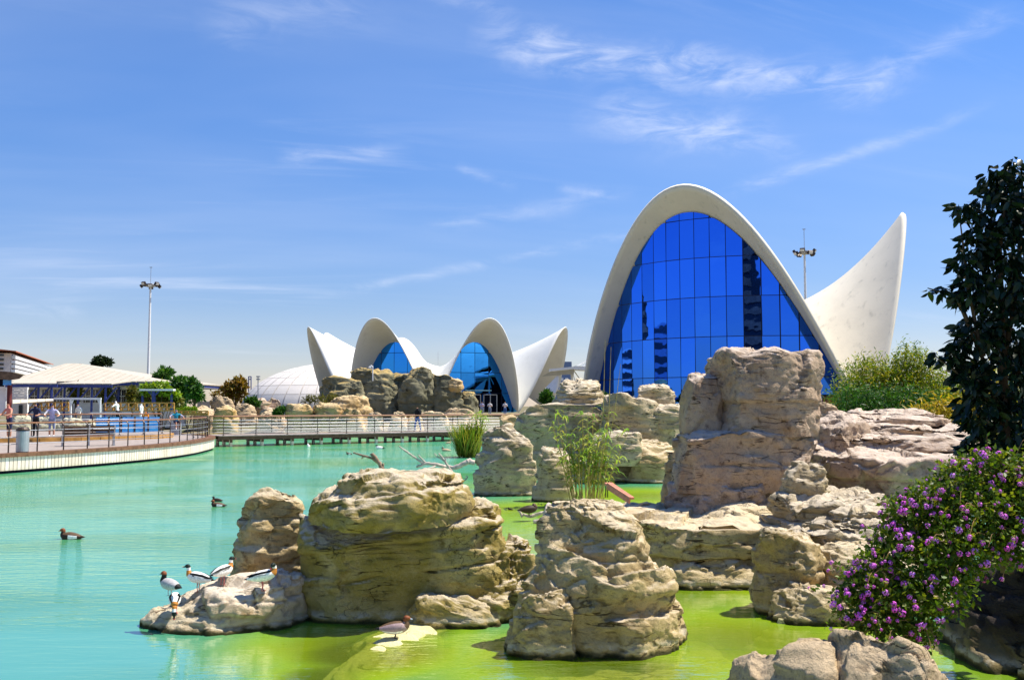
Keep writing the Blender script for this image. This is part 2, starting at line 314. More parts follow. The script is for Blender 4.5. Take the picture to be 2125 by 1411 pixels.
def rock_mesh(rows, Y, ratio=0.7, zbase=None, seed=0, power=2.8, facets=26, layers=None, tilt=(0.0, 0.0), groove=0.035, gw=0.022,
              rough=1.0, lump=0.055, cap=0.10, res=0.0016, depth=None, step=0.06, joints=0, yshift=0.0, fmin=0.80, lean=0.0, aniso=1.45):
    rg = np.random.RandomState(seed + 11); rows = sorted(rows)
    wmax = max(r[2] - r[1] for r in rows) / 2 * Y / FPX
    b = depth / 2 if depth else wmax * ratio; Yc = Y + b
    zs, xl, xr = [], [], []
    for py, l, r in rows:
        p, q = at(l, py, Yc), at(r, py, Yc); zs.append(p.z); xl.append(p.x); xr.append(q.x)
    zs, xl, xr = map(np.array, (zs, xl, xr))
    if zbase is not None and zbase < zs[-1]: zs = np.append(zs, zbase); xl = np.append(xl, xl[-1]); xr = np.append(xr, xr[-1])
    wm = (xr - xl).max() / 2; rs_ = res * Y
    H = zs[0] - zs[-1]
    nt = int(np.clip(2 * math.pi * (wm + b) / 2 / rs_ * 0.8, 60, 520)); nv = int(np.clip(H / rs_, 30, 260)); nc = int(np.clip(min(wm, b) / rs_ * 0.6, 10, 60))
    th0 = np.linspace(0, 2 * math.pi, nt, endpoint=False); th = th0 + 0.30 * np.cos(th0)      # denser towards the viewer (-y)
    zz = np.linspace(zs[0], zs[-1], nv)
    fx = lambda v: np.interp(-zz, -zs, v)
    L, Rr = fx(xl), fx(xr)
    kern = np.ones(max(3, nv // 22)) / max(3, nv // 22); pad = len(kern)
    sm = lambda v: np.convolve(np.pad(v, pad, mode='edge'), kern, 'same')[pad:-pad]
    L, Rr = sm(L), sm(Rr); cx, a = (L + Rr) / 2, (Rr - L) / 2
    bb = b * (0.45 + 0.55 * a / a.max())
    c, s_ = np.cos(th), np.sin(th)
    ex = np.sign(c) * np.abs(c) ** (2 / power); ey = np.sign(s_) * np.abs(s_) ** (2 / power)
    cy = Yc + lean * (zz - zs[-1])
    side = np.stack([cx[:, None] + a[:, None] * ex, cy[:, None] + bb[:, None] * ey, np.repeat(zz[:, None], nt, 1)], -1)
    k = np.linspace(0, 1, nc + 1)[:-1]                                                       # cap, from the centre out
    ch = cap * min(wm, b)
    capg = np.stack([cx[0] + a[0] * k[:, None] * ex, cy[0] + bb[0] * k[:, None] * ey, np.repeat((zs[0] + ch * (1 - k ** 2.2) - ch * 0.6)[:, None], nt, 1)], -1)
    side[:, :, 2] -= (ch * 0.6 * np.exp(-np.arange(nv) / (nv * 0.06)))[:, None]
    P = np.concatenate([capg, side], 0); sh = P.shape; V = P.reshape(-1, 3)
    size = min(wm, b); off = rg.uniform(-50, 50, 3)
    ctr = np.array([cx.mean(), Yc, zs[-1]])
    N = grid_normals(P).reshape(-1, 3)
    V = V + N * (size * lump * 2.2 * fbm(V / size * 0.9 + off, 3))[:, None]
    for _ in range(facets):                                                                  # chipped flat faces
        n = rg.normal(size=3); n[2] = abs(n[2]) * 0.55 + rg.uniform(-0.25, 0.2); n /= np.linalg.norm(n)
        d = (V - ctr) @ n; lim = np.quantile(d, 0.999) * rg.uniform(fmin, 0.97) + size * 0.03 * fbm(V / size * 3 + off, 2)
        V = V - np.maximum(d - lim, 0)[:, None] * n * 0.92
    nb = 36; zlo, zhi = V[:, 2].min(), V[:, 2].max(); V[:, 2] = zs[-1] + (V[:, 2] - zlo) * (zs[0] - zs[-1]) / (zhi - zlo)
    ib = np.clip(((V[:, 2] - zs[-1]) / (zs[0] - zs[-1]) * nb).astype(int), 0, nb - 1)
    lo = np.full(nb, 1e9); hi = np.full(nb, -1e9); np.minimum.at(lo, ib, V[:, 0]); np.maximum.at(hi, ib, V[:, 0])
    zc = zs[-1] + (np.arange(nb) + 0.5) / nb * (zs[0] - zs[-1]); good = hi > lo
    lo, hi = np.interp(zc, zc[good], lo[good]), np.interp(zc, zc[good], hi[good])
    tl, tr = np.interp(-zc, -zs, xl), np.interp(-zc, -zs, xr)
    k3 = np.ones(5) / 5; s3 = lambda v: np.convolve(np.pad(v, 2, mode='edge'), k3, 'valid')
    dl, dr = s3(tl - lo), s3(tr - hi)
    vl, vh = np.interp(V[:, 2], zc, lo), np.interp(V[:, 2], zc, hi); fr_ = np.clip((V[:, 0] - vl) / np.maximum(vh - vl, 1e-6), 0, 1)
    V[:, 0] += np.interp(V[:, 2], zc, dl) * (1 - fr_) + np.interp(V[:, 2], zc, dr) * fr_
    P = V.reshape(sh); N = grid_normals(P).reshape(-1, 3)
    q = V[:, 2] + tilt[0] * (V[:, 0] - ctr[0]) + tilt[1] * (V[:, 1] - ctr[1]) + 0.05 * size * fbm(V / size * 1.4 + off + 5, 3)
    zt, zb = zs[0], zs[-1]
    if layers is None: layers = 3
    if isinstance(layers, int): bl = [zb + (zt - zb) * (i + 1 + rg.uniform(-0.3, 0.3)) / (layers + 1) for i in range(layers)]
    else: bl = [at((rows[0][1] + rows[0][2]) / 2, y, Yc - b * 0.8).z for y in layers]
    bl = sorted(bl); offs = rg.uniform(-1, 1, len(bl) + 1)
    dsp = np.full(len(V), offs[0] * step * size)
    gs = size ** 0.5
    for i, zq in enumerate(bl):
        t = np.clip((q - zq) / (0.022 * size) + 0.5, 0, 1); dsp = dsp + (offs[i + 1] - offs[i]) * step * size * t * t * (3 - 2 * t)
        msk = np.clip(0.55 + 1.5 * fbm(V * np.array([1, 1, 0.3]) / size * 1.1 + off + 9 * i, 2), 0, 1)
        dsp = dsp - groove * gs * 1.5 * msk * np.exp(-((q - zq) / (gw * gs)) ** 2)
    for j in range(joints):                                                                  # upright joints
        an = rg.uniform(-0.5, 0.5); x0 = ctr[0] + rg.uniform(-0.6, 0.6) * wm
        dj = (V[:, 0] - x0) * math.cos(an) + (V[:, 1] - Yc) * math.sin(an) + 0.10 * size * fbm(V / size * 1.3 + off + 31 * j, 3)
        msk = np.clip(0.3 + 2.0 * fbm(V / size * 0.9 + off + 3 * j, 2), 0, 1)
        dsp = dsp - groove * gs * 1.1 * msk * np.exp(-(dj / (gw * gs * 0.8)) ** 2)
    dsp = dsp * np.clip(1.35 - 1.3 * np.abs(N[:, 2]), 0.05, 1)
    an = np.array([1, 1, aniso]); S_ = V / gs + off
    wv = np.stack([fbm(S_ * 1.3 + 40, 2), fbm(S_ * 1.3 + 60, 2), fbm(S_ * 1.3 + 80, 2)], -1) * 0.35
    ch1 = fbm((S_ + wv) * an * 1.7 + 3, 5, 0.52, True) - 0.35; ch2 = fbm(S_ * an * 7.5 + 7, 4, 0.6); ch3 = fbm(S_ * an * 19 + 9, 3, 0.6, True); pk = np.clip(fbm((S_ + wv) * np.array([1, 1, 1.7]) * 2.6 + 12, 3), 0, 1)
    chip = np.abs(perlin((S_ + wv * 1.5) * np.array([1, 1, 1.5]) * 3.1)); chip = np.clip(chip, 0, 0.22)
    bed = 0.5 + 0.5 * np.sin((q / gs) * 34 + 5 * fbm(S_ * 1.1, 2)); bm = np.clip(fbm(S_ * np.array([0.8, 0.8, 1.6]) + 33, 2) * 2.2 - 0.1, 0, 1)
    dsp = dsp + rough * gs * (0.022 * ch1 + 0.015 * ch2 + 0.008 * ch3 - 0.030 * pk ** 1.4 + 0.045 * chip - 0.018 * min(1.0, max(0.0, aniso - 1.0) * 1.6) * bm * bed)
    for K, amp in ((30, 0.22), (500, 0.18)):                                                 # broken facets: each cell a tilted plane
        A = ((V + wv * gs * (0.25 if K < 100 else 0.08)) / gs * np.array([1, 1, 0.5 + 0.7 * aniso])).astype(np.float32); B = A[rg.randint(0, len(A), K)]
        near = np.argmin((B * B).sum(1)[None] - 2 * A @ B.T, 1); D = (A - B[near]); g_ = rg.normal(size=(K, 3)) * amp; h_ = rg.normal(size=K) * (0.016 if K < 100 else 0.007)
        lim_ = 0.055 if K < 100 else 0.024
        dsp = dsp + rough * gs * np.clip((D * g_[near]).sum(1) + h_[near], -lim_, lim_)
    V = V + N * dsp[:, None]
    # shelf noise: quantise heights a little on gentle slopes so bedding planes show
    V = V.reshape(sh)
    V[:nc] = V[:nc]; V[0] = V[0].mean(0)
    return grid_mesh('rock', V)
def boulder(label, rows, Y, material, name='boulder', group=None, parent=None, org=None, **k):
    me = rock_mesh(rows, Y, **k)
    V = np.empty(len(me.vertices) * 3, np.float32); me.vertices.foreach_get('co', V); V = V.reshape(-1, 3)
    if parent is None:
        o = np.array([V[:, 0].mean(), V[:, 1].mean(), V[:, 2].min()], np.float32)
    else: o = np.array(parent.location, np.float32)
    me.vertices.foreach_set('co', (V - o).ravel()); me.update()
    ob = place(name, me, M[material], parent, smooth=True)
    if parent is None: ob.location = o; tag(ob, label, 'rock', group)
    return ob
# ================================================================== SETTING: ground, water
DECK = [(-30, 16), (-25.5, 22), (-21.8, 29), (-18.9, 35.6), (-17.2, 40.5), (-16.35, 44.6), (-16.2, 48.5), (-16.6, 52.3), (-17.4, 56.5), (-19.2, 60.2), (-22.5, 63)]
def catmull(pts, n):
    pts = [np.array(p, float) for p in pts]; P = [2 * pts[0] - pts[1]] + pts + [2 * pts[-1] - pts[-2]]; out = []
    for i in range(1, len(P) - 2):
        for k in range(n):
            t = k / n; a, b, c, d = P[i - 1:i + 3]
            out.append(0.5 * (2 * b + (c - a) * t + (2 * a - 5 * b + 4 * c - d) * t * t + (3 * b - a - 3 * c + d) * t ** 3))
    return out + [pts[-1]]
def even(pts, step):
    pts = np.array(pts); d = np.r_[0, np.cumsum(np.linalg.norm(np.diff(pts, axis=0), axis=1))]
    n = max(1, int(round(d[-1] / step))); t = np.linspace(0, d[-1], n + 1)
    return np.stack([np.interp(t, d, pts[:, i]) for i in range(pts.shape[1])], 1)
DECKC = np.array(catmull(DECK, 12))
def sstep(x, a, b): t = np.clip((x - a) / (b - a), 0, 1); return t * t * (3 - 2 * t)
def ground_h(x, y):
    xd = np.interp(y, DECKC[:, 1], DECKC[:, 0]); left = sstep(xd - 2.5 - x, 0, 1.5)
    left = np.where(y > 62, sstep(-26 - x, 0, 4), left)
    back = sstep(y, 78, 84); r1 = sstep(x, 11.0, 13.0) * sstep(y, 19, 23); r2 = sstep(x, 4.5, 7.5) * sstep(y, 37, 42)
    near = sstep(-y, -1.5, 2.0); nr = sstep(x, 3.6, 4.6) * sstep(-y, -9, -7)
    land = np.maximum.reduce([back, r1, r2, nr, near, left])
    return -1.0 + land * np.where(left > 0.5, 1.5, 1.95) + 0.10 * land * np.sin(x * 0.35) * np.sin(y * 0.27)
gx = np.unique(np.concatenate([np.linspace(-3500, -120, 14), np.linspace(-120, 120, 161), np.linspace(120, 3500, 14)]))
gy = np.unique(np.concatenate([np.linspace(-900, -20, 8), np.linspace(-20, 240, 201), np.linspace(240, 4500, 16)]))
GX, GY = np.meshgrid(gx, gy); GZ = ground_h(GX, GY)
t = NT('ground_soil'); n = t.noise(0.25, 6); n2 = t.noise(3.0, 6)
c = t.mix(t.rng(n, 0.4, 0.6), (0.20, 0.16, 0.10), (0.07, 0.10, 0.03)); c = t.mix(t.rng(n2, 0.35, 0.65), c, (0.22, 0.18, 0.11))
sx = t.n('ShaderNodeSeparateXYZ'); t.put(sx.inputs[0], t.geo.outputs['Position'])
c = t.mix(t.rng(sx.outputs[2], -0.1, 0.25, 1, 0), c, t.mix(t.rng(n2, 0.3, 0.7), (0.20, 0.22, 0.03), (0.36, 0.36, 0.08)))
M['ground'] = t.done(t.pbsdf(c, 0.95, 0.1, 0, t.bump(n2, 0.4, 0.05)))
g = place('ground', grid_mesh('ground', np.stack([GX, GY, GZ], -1), False), M['ground'], smooth=True); g['kind'] = 'structure'
# water: murky pond; attribute "shallow" says how near the rock shelves the algae-rich shallows are
wx = np.unique(np.concatenate([np.linspace(-60, -14, 40), np.linspace(-14, 12, 105), np.linspace(12, 30, 20)]))
wy = np.unique(np.concatenate([np.linspace(-4, 6, 14), np.linspace(6, 36, 121), np.linspace(36, 83, 60)]))
WX, WY = np.meshgrid(wx, wy)
water_me = grid_mesh('water', np.stack([WX, WY, np.zeros_like(WX)], -1), False)
SHAL = [(-3.55, 7.3, 0.75, 1.05), (-1.45, 10.0, 1.1, 1.25), (-1.2, 11.0, 0.9, 1.2), (-1.75, 9.1, 0.7, 1.1), (0.95, 9.3, 1.3, 1.1), (0.6, 9.6, 1.6, 1.0), (-1.6, 10.4, 1.5, 1.0), (0.4, 7.5, 2.6, 0.75), (2.6, 10.5, 2.4, 0.9), (2.2, 13, 2.2, 0.9), (1.6, 18, 4.2, 0.85), (4.5, 9, 2, 0.8), (1.2, 23, 3.6, 0.85),
        (4, 27, 3.5, 0.85), (-1.0, 13.6, 1.2, 0.5), (-3.3, 6.4, 1.0, 0.45), (3.0, 7.0, 2.0, 0.9), (-1.0, 30, 4, 0.45)]
sh = np.zeros_like(WX)
for (x, y, r, w) in SHAL: sh = np.maximum(sh, w * np.exp(-((WX - x) ** 2 + (WY - y) ** 2) / (r * r)))
at_ = water_me.attributes.new('shallow', 'FLOAT', 'POINT'); at_.data.foreach_set('value', sh.ravel().astype(np.float32))
t = NT('pond_water'); P = t.geo.outputs['Position']
aa = t.n('ShaderNodeAttribute', attribute_name='shallow'); n0 = t.noise(0.35, 5, 0.55, dist=0.4); nf = t.noise(0.10, 4, 0.5, stretch=(1, 2.2, 1))
shv = t.math('ADD', aa.outputs['Fac'], t.math('MULTIPLY', t.math('SUBTRACT', n0, 0.5), 0.55), clamp=True)
shv = t.rng(shv, 0.16, 0.72)
body = t.mix(t.rng(nf, 0.42, 0.60), (0.105, 0.44, 0.25), (0.085, 0.36, 0.14))
body = t.mix(shv, body, t.mix(t.rng(n0, 0.35, 0.65), (0.44, 0.62, 0.010), (0.33, 0.60, 0.035)))
sy = t.n('ShaderNodeSeparateXYZ'); t.put(sy.inputs[0], P)
rip1 = t.noise(1.0, 4, 0.55, stretch=(1.3, 4.6, 1), dist=0.25); rip2 = t.noise(1.0, 3, 0.5, stretch=(5.5, 17, 1)); calm = t.rng(t.noise(0.16, 3, 0.5), 0.40, 0.62, 0.18, 1.0)
hgt = t.math('ADD', t.math('MULTIPLY', rip1, 1.0), t.math('MULTIPLY', rip2, 0.30)); hgt = t.math('MULTIPLY', hgt, calm)
nrm = t.bump(hgt, 0.75, 0.05)
dif = t.n('ShaderNodeBsdfDiffuse'); t.put(dif.inputs[0], body)
tra = t.n('ShaderNodeBsdfTransparent'); t.put(tra.inputs[0], (0.90, 0.95, 0.52))
mx = t.n('ShaderNodeMixShader'); t.put(mx.inputs[0], t.math('ADD', t.math('MULTIPLY', shv, 0.08), t.rng(aa.outputs['Fac'], 0.6, 1.1, 0.0, 0.66))); t.t.links.new(dif.outputs[0], mx.inputs[1]); t.t.links.new(tra.outputs[0], mx.inputs[2])
gl = t.n('ShaderNodeBsdfGlossy'); gl.inputs['Roughness'].default_value = 0.035; t.put(gl.inputs['Normal'], nrm)
fr = t.n('ShaderNodeFresnel'); fr.inputs[0].default_value = 1.33; t.put(fr.inputs['Normal'], nrm)
m2 = t.n('ShaderNodeMixShader'); t.put(m2.inputs[0], t.math('MULTIPLY', fr.outputs[0], 0.60)); t.t.links.new(mx.outputs[0], m2.inputs[1]); t.t.links.new(gl.outputs[0], m2.inputs[2])
M['water'] = t.done(m2.outputs[0])
w = place('water', water_me, M['water'], smooth=True); w['kind'] = 'structure'
# ================================================================== SHELL BUILDINGS
def shell_mat(name, col, stain):
    t = NT(name); n = t.noise(0.35, 7, 0.65); n2 = t.noise(1.2, 6, 0.6, stretch=(1, 1, 0.25))
    c = t.mix(t.rng(n, 0.4, 0.68, 0, 0.5), col, tuple(k * 0.86 for k in col)); c = t.mix(t.rng(n2, 0.55, 0.75, 0, stain), c, (0.42, 0.40, 0.33))
    return t.done(t.pbsdf(c, 0.75, 0.25, 0, t.bump(t.noise(4, 5), 0.2, 0.03)))
M['shell'] = shell_mat('white_concrete', (0.80, 0.79, 0.74), 0.25)
M['shell_cream'] = shell_mat('cream_concrete', (0.80, 0.735, 0.60), 0.55)
def glass_mat(name, col, rough=0.015):
    t = NT(name); oi = t.n('ShaderNodeObjectInfo')
    c = t.mix(oi.outputs['Random'], tuple(k * 0.86 for k in col), tuple(min(1, k * 1.10) for k in col))
    w = t.noise(0.55, 2, 0.4)
    g = t.n('ShaderNodeBsdfGlossy'); t.put(g.inputs[0], c); g.inputs['Roughness'].default_value = rough; t.put(g.inputs['Normal'], t.bump(w, 0.025, 0.25))
    d = t.n('ShaderNodeBsdfDiffuse'); t.put(d.inputs[0], (0.004, 0.012, 0.05))
    m = t.n('ShaderNodeMixShader'); m.inputs[0].default_value = 0.93; t.t.links.new(d.outputs[0], m.inputs[1]); t.t.links.new(g.outputs[0], m.inputs[2])
    return t.done(m.outputs[0])
M['blue_glass'] = glass_mat('blue_mirror_glass', (0.035, 0.19, 0.88))
M['blue_glass2'] = glass_mat('bright_blue_glass', (0.03, 0.27, 0.85))
M['mullion'] = mat('dark_blue_mullion', (0.006, 0.012, 0.05), 0.5, 0.3)
M['void'] = mat('dark_interior', (0.004, 0.006, 0.014), 0.9, 0.1)
M['white_metal'] = mat('white_metal', (0.78, 0.78, 0.78), 0.45, 0.4, var=0.05)
M['grey_metal'] = mat('grey_metal', (0.42, 0.43, 0.45), 0.4, 0.5, 0.6, var=0.08)
class Shell:
    def __init__(s, C, base, z0, pw, Ug, q, T): s.C, s.base, s.z0, s.pw, s.Ug, s.q, s.T = C, base, z0, pw, Ug, q, T
    def ue(s, t, Rr, T=None, e=0.22):
        f = lambda x: (x * x + e * e) ** (s.q / 2)
        return Rr - (Rr - s.Ug) * (f(t) - f(0)) / (f(1) - f(0))
    def z(s, u, v, Rr, H, T=None):
        T = T or s.T; t2 = (v / (np.maximum(u, 1e-6) * T)) ** 2
        drop = s.z0 + (H - s.z0) * (s.Ug / Rr) ** s.pw
        return s.z0 + (H - s.z0) * (u / Rr) ** s.pw - drop * (u / s.Ug) ** s.pw * t2
    def w(s, u, v, z, phi): return np.stack([s.C[0] + u * np.cos(phi) - v * np.sin(phi), s.C[1] + u * np.sin(phi) + v * np.cos(phi), z + s.base + 0 * u], -1)
    def lobe(s, parent, phi, Rr, H, T=None, n=40, m=56, thick=0.3, material='shell', name='shell_lobe'):
        T = T or s.T; tt = np.linspace(-1, 1, m); ss = np.linspace(0, 1, n)
        u = ss[:, None] * s.ue(tt, Rr)[None]; v = tt[None] * u * T; z = s.z(u, v, Rr, H, T); z = np.where(u < 1e-6, s.z0, z)
        P = s.w(u, v, z, phi); o = np.array(parent.location)
        # two skins joined at the rim give the concrete its thickness
        du = np.gradient(P, axis=0); dv = np.gradient(P, axis=1); nn = np.cross(du, dv); l = np.linalg.norm(nn, axis=-1, keepdims=True); l[l < 1e-9] = 1; nn = nn / l
        nn = np.where(nn[..., 2:3] < 0, -nn, nn); nn[0] = (0, 0, 1)
        taper = (thick * (1.0 - 0.45 * ss))[:, None, None]
        Q = P - nn * taper
        V = np.concatenate([P.reshape(-1, 3), Q.reshape(-1, 3)]) - o; K = n * m; F = []
        i, k = np.meshgrid(np.arange(n - 1), np.arange(m - 1), indexing='ij'); a = (i * m + k).ravel()
        F = np.concatenate([np.stack([a, a + 1, a + m + 1, a + m], -1), np.stack([a, a + m, a + m + 1, a + 1], -1) + K])
        e = (n - 1) * m + np.arange(m - 1); F = np.concatenate([F, np.stack([e, e + 1, e + 1 + K, e + K], -1)])
        return place(name, tri_mesh(name, V, F), M[material], parent, smooth=False if False else True)
    def glass(s, parent, phi, Rr, H, ug, bulge, ncol, zrows, T=None, material='blue_glass', vmax=None, door=None, tiltrand=0.006, skip=(), clear=0.14):
        """curtain wall standing across the lobe at distance ug, bowed outwards by bulge; panes are clipped by the shell above"""
        o = Vector(parent.location)
        vv = np.linspace(0, (T or s.T) * ug * 1.3, 400)
        ugv = lambda v: ug + bulge * (1 - (v / vmx) ** 2)
        vmx = vmax or 8.0
        for _ in range(6):
            zt = s.z(ugv(vv), vv, Rr, H, T) - clear; ok = np.where(zt > 0.05)[0]; vmx = vv[ok[-1]] if len(ok) else vmx
        top = lambda v: float(s.z(np.array(ugv(v)), np.array(abs(v)), Rr, H, T)) - clear
        edges = np.linspace(-vmx, vmx, ncol + 1); zr = list(zrows)
        pt = lambda v, z, off=0.0: Vector(s.w(np.array(ugv(v) + off), np.array(v), np.array(float(z)), phi).tolist()) - o
        mul = MB()
        for i in range(ncol):
            v0, v1 = edges[i] + 0.035, edges[i + 1] - 0.035
            for j in range(len(zr) - 1):
                za, zb = zr[j] + (0.035 if j else 0), zr[j + 1] - 0.035
                ks = np.linspace(v0, v1, 7); tp = [min(zb, top(v)) for v in ks]
                keep = [(v, z) for v, z in zip(ks, tp) if z > za + 0.04]
                if len(keep) < 2: continue
                a = random.gauss(0, tiltrand); b = random.gauss(0, tiltrand); vm = (v0 + v1) / 2; zm = (za + zb) / 2
                poly = [(keep[0][0], za), (keep[-1][0], za)] + [(v, z) for v, z in keep[::-1]]
                fl_ = lambda v, z, of: pt(v0, z, of).lerp(pt(v1, z, of), (v - v0) / (v1 - v0))
                P = [fl_(v, z, a * (v - vm) + b * (z - zm)) for v, z in poly]; Q = [fl_(v, z, a * (v - vm) + b * (z - zm) - 0.05) for v, z in poly]; n = len(P)
                mb = MB(); mb.add(P + Q, [tuple(range(n)), tuple(range(n, 2 * n))[::-1]] + [(k, k + n, (k + 1) % n + n, (k + 1) % n) for k in range(n)])
                mb.build('pane', M[material], parent)
        for v in edges[1:-1]:
            if top(v) > 0.3: mb = MB(); mb.beam(pt(v, 0, -0.06), pt(v, top(v), -0.06), 0.09, 0.12); mb.build('mullion', M['mullion'], parent)
        for z in zr[1:-1]:
            vs_ = [v for v in np.linspace(-vmx, vmx, 60) if top(v) > z]
            if len(vs_) > 1:
                mb = MB(); mb.tube([pt(v, z, -0.05) for v in vs_], 0.055, 5); mb.build('transom', M['mullion'], parent)
        # black sheet right behind the glass, its colour standing in for the unlit interior
        vs_ = np.linspace(-vmx, vmx, 40); mb = MB()
        P = [pt(v, 0, -0.35) for v in vs_] + [pt(v, max(0.02, top(v)), -0.35) for v in vs_]
        mb.add(P, [(k, k + 1, 41 + k, 40 + k) for k in range(39)]); mb.build('unlit_interior_sheet', M['void'], parent)
# --- tall glazed hall on the right
C1 = (27.58, 112.0)
hall = thing('glass_hall', 'tall cream concrete shell hall with huge arched wall of dark blue glass', 'building', (C1[0], C1[1], 0))
S1 = Shell(C1, 1.2, 12.16, 2.11, 10.71, 1.10, math.tan(0.9695))
PH1 = -2.1552
S1.lobe(hall, PH1, 19.17, 23.63, thick=0.75, material='shell_cream', n=50, m=80)
S1.lobe(hall, PH1 + 2 * 0.9695, 17.06, 23.18, thick=0.6, material='shell_cream', n=50, m=80)
S1b = Shell(C1, 1.2, 12.16, 2.11, 10.71 / math.cos(0.9695) * math.cos(math.pi - 2 * 0.9695), 1.10, math.tan(math.pi - 2 * 0.9695))
S1b.lobe(hall, PH1 - (math.pi - 0.9695), 9.5, 9.0, thick=0.5, material='shell_cream')
S1.glass(hall, PH1, 19.17, 23.63, 10.4, 7.4, 19, [0, 4.2, 8.2, 12.2, 16.2, 20.2, 24], clear=1.0)
S1.glass(hall, PH1 + 2 * 0.9695, 17.06, 23.18, 9.0, 4.6, 14, [0, 4.2, 8.2, 12.2, 16.2, 20.2, 24], clear=1.0)
# --- eight-petalled restaurant
C2 = (-11.2, 150.0)
rest = thing('shell_restaurant', 'white concrete restaurant of eight thin upswept petals with blue glazing', 'building', (C2[0], C2[1], 0))
S2 = Shell(C2, 1.6, 7.0, 2.0, 15.6, 1.75, math.tan(R(22.5)))
for k in range(8):
    a = R(-90 - 22.5 + 45 * k + 1.0)
    S2.lobe(rest, a, 20.6, 12.9 if k not in (2, 7) else 12.6, thick=0.22, n=36, m=48)
    if k in (0, 1): S2.glass(rest, a, 20.6, 12.9, 14.6, 0.3, 6, [0, 2.7, 5.6, 8.4, 11.2], material='blue_glass2', tiltrand=0.004)
    elif k in (2, 7): S2.glass(rest, a, 20.6, 12.6, 10.6, 0.2, 6, [0, 2.7, 5.6, 8.4, 11.2], material='blue_glass2', tiltrand=0.004)
ant = MB(rest.location); p = at(909, 760, 150); ant.tube([p, p + Vector((0, 0, 2.2))], 0.03, 5); ant.build('antenna', M['grey_metal'], rest)
# doorway of the right front petal: frames standing in the glass, sign over them
a = R(-90 + 22.5 + 1.0); tx, ty = -math.sin(a), math.cos(a)
def rp(u, v, z): return Vector(S2.w(np.array(u), np.array(v), np.array(z), a).tolist())
for v in (-0.2, 2.3):
    mb = MB(rest.location)
    for (v0, z0, v1, z1) in ((v - 1.0, 0, v - 1.0, 2.5), (v + 1.0, 0, v + 1.0, 2.5), (v - 1.0, 2.5, v + 1.0, 2.5), (v, 0, v, 2.5)): mb.beam(rp(15.1, v0, z0), rp(15.1, v1, z1), 0.12, 0.12)
    mb.build('door_frame', M['grey_metal'], rest)
    mb = MB(rest.location); mb.add([rp(15.04, v - 0.95, 0), rp(15.04, v + 0.95, 0), rp(15.04, v + 0.95, 2.45), rp(15.04, v - 0.95, 2.45)], [(0, 1, 2, 3)]); mb.build('door_leaf', M['void'], rest)
mb = MB(rest.location); mb.beam(rp(15.3, -1.6, 3.1), rp(15.3, 2.4, 3.1), 0.05, 0.16); mb.build('sign_strip', mat('sign_letters', (0.3, 0.6, 0.7), 0.5), rest)
# --- white shingled dome behind
M['dome'] = shell_mat('dome_concrete', (0.72, 0.67, 0.62), 0.3)
dome = thing('dome', 'low whitish concrete panelled dome behind the shore boulders', 'building', (0, 0, 0))
dc = at(690, 842, 185); dc.z = 0.0; dome.location = dc
DR, DH, DB = 17.2, 9.6, 1.0
core = MB(); prof = [(DR * math.cos(t) - 0.05, DB + DH * math.sin(t) - 0.05) for t in np.linspace(0, 1.5, 14)]; core.lathe((0, 0, 0), [(DR, -1.0)] + prof, 64)
core.build('dome_core', mat('dome_joint', (0.60, 0.55, 0.50), 0.9), dome, smooth=True)
for j in range(7):
    t0, t1 = j * 0.19, (j + 1) * 0.19; nseg = 36
    q0, q1 = 0.006, 2 * math.pi / nseg - 0.006
    P = []
    for tt in np.linspace(t0 + 0.004, t1 - 0.004, 4):
        for aa_ in np.linspace(q0, q1, 4): P.append((DR * math.cos(tt) * math.cos(aa_), DR * math.cos(tt) * math.sin(aa_), DB + DH * math.sin(tt)))
    mb = MB(); mb.add(P, [(i * 4 + k, i * 4 + k + 1, i * 4 + k + 5, i * 4 + k + 4) for i in range(3) for k in range(3)])
    me = mb.mesh('shell_panel')
    for s_ in range(nseg):
        an = 2 * math.pi * s_ / nseg
        if 0.4 < an < 2.75: continue                              # far side
        o = place('shell_panel', me, M['dome'] if s_ == 0 or True else None, dome, smooth=True); o.rotation_euler = (0, 0, an)
# --- low white canopy with a fabric sail between hall and restaurant
can = thing('canopy', 'low white steel canopy with cable stays and a fabric sail, left of the tall hall', 'canopy', at(1195, 842, 128) - Vector((0, 0, 2.0)))
def part(parent, name, m, fn, **k):
    mb = MB(parent.location); fn(mb); return mb.build(name, M[m], parent, **k)
pA, pB, pC = at(1140, 769, 128), at(1190, 764, 128), at(1262, 768, 128)
part(can, 'roof_slab', 'white_metal', lambda b: [b.beam(pA, pB, 3.0, 0.32), b.beam(pB + Vector((0.02, 0, 0)), pC, 3.0, 0.5)])
part(can, 'underside', 'grey_metal', lambda b: b.add([pA + Vector((0, -1.2, -0.2)), pB + Vector((0, -1.2, -0.2)), pB + Vector((0, -1.0, -0.85)), (pA + pB) / 2 + Vector((0, -1.0, -0.75)), pA + Vector((-1, -1, -0.8))], [(0, 1, 2, 3, 4)]))
for (a_, b_, r_) in (((1186, 766), (1190, 846), 0.16), ((1162, 770), (1162, 846), 0.09), ((1187, 768), (1196, 800), 0.05), ((1190, 768), (1206, 790), 0.07)):
    part(can, 'column', 'white_metal', lambda b: b.tube([at(*a_, 128), at(*b_, 128)], r_, 8))
for (a_, b_) in (((1198, 759), (1240, 736)), ((1208, 759), (1246, 744))): part(can, 'cable', 'white_metal', lambda b: b.tube([at(*a_, 128), at(*b_, 128)], 0.07, 6))
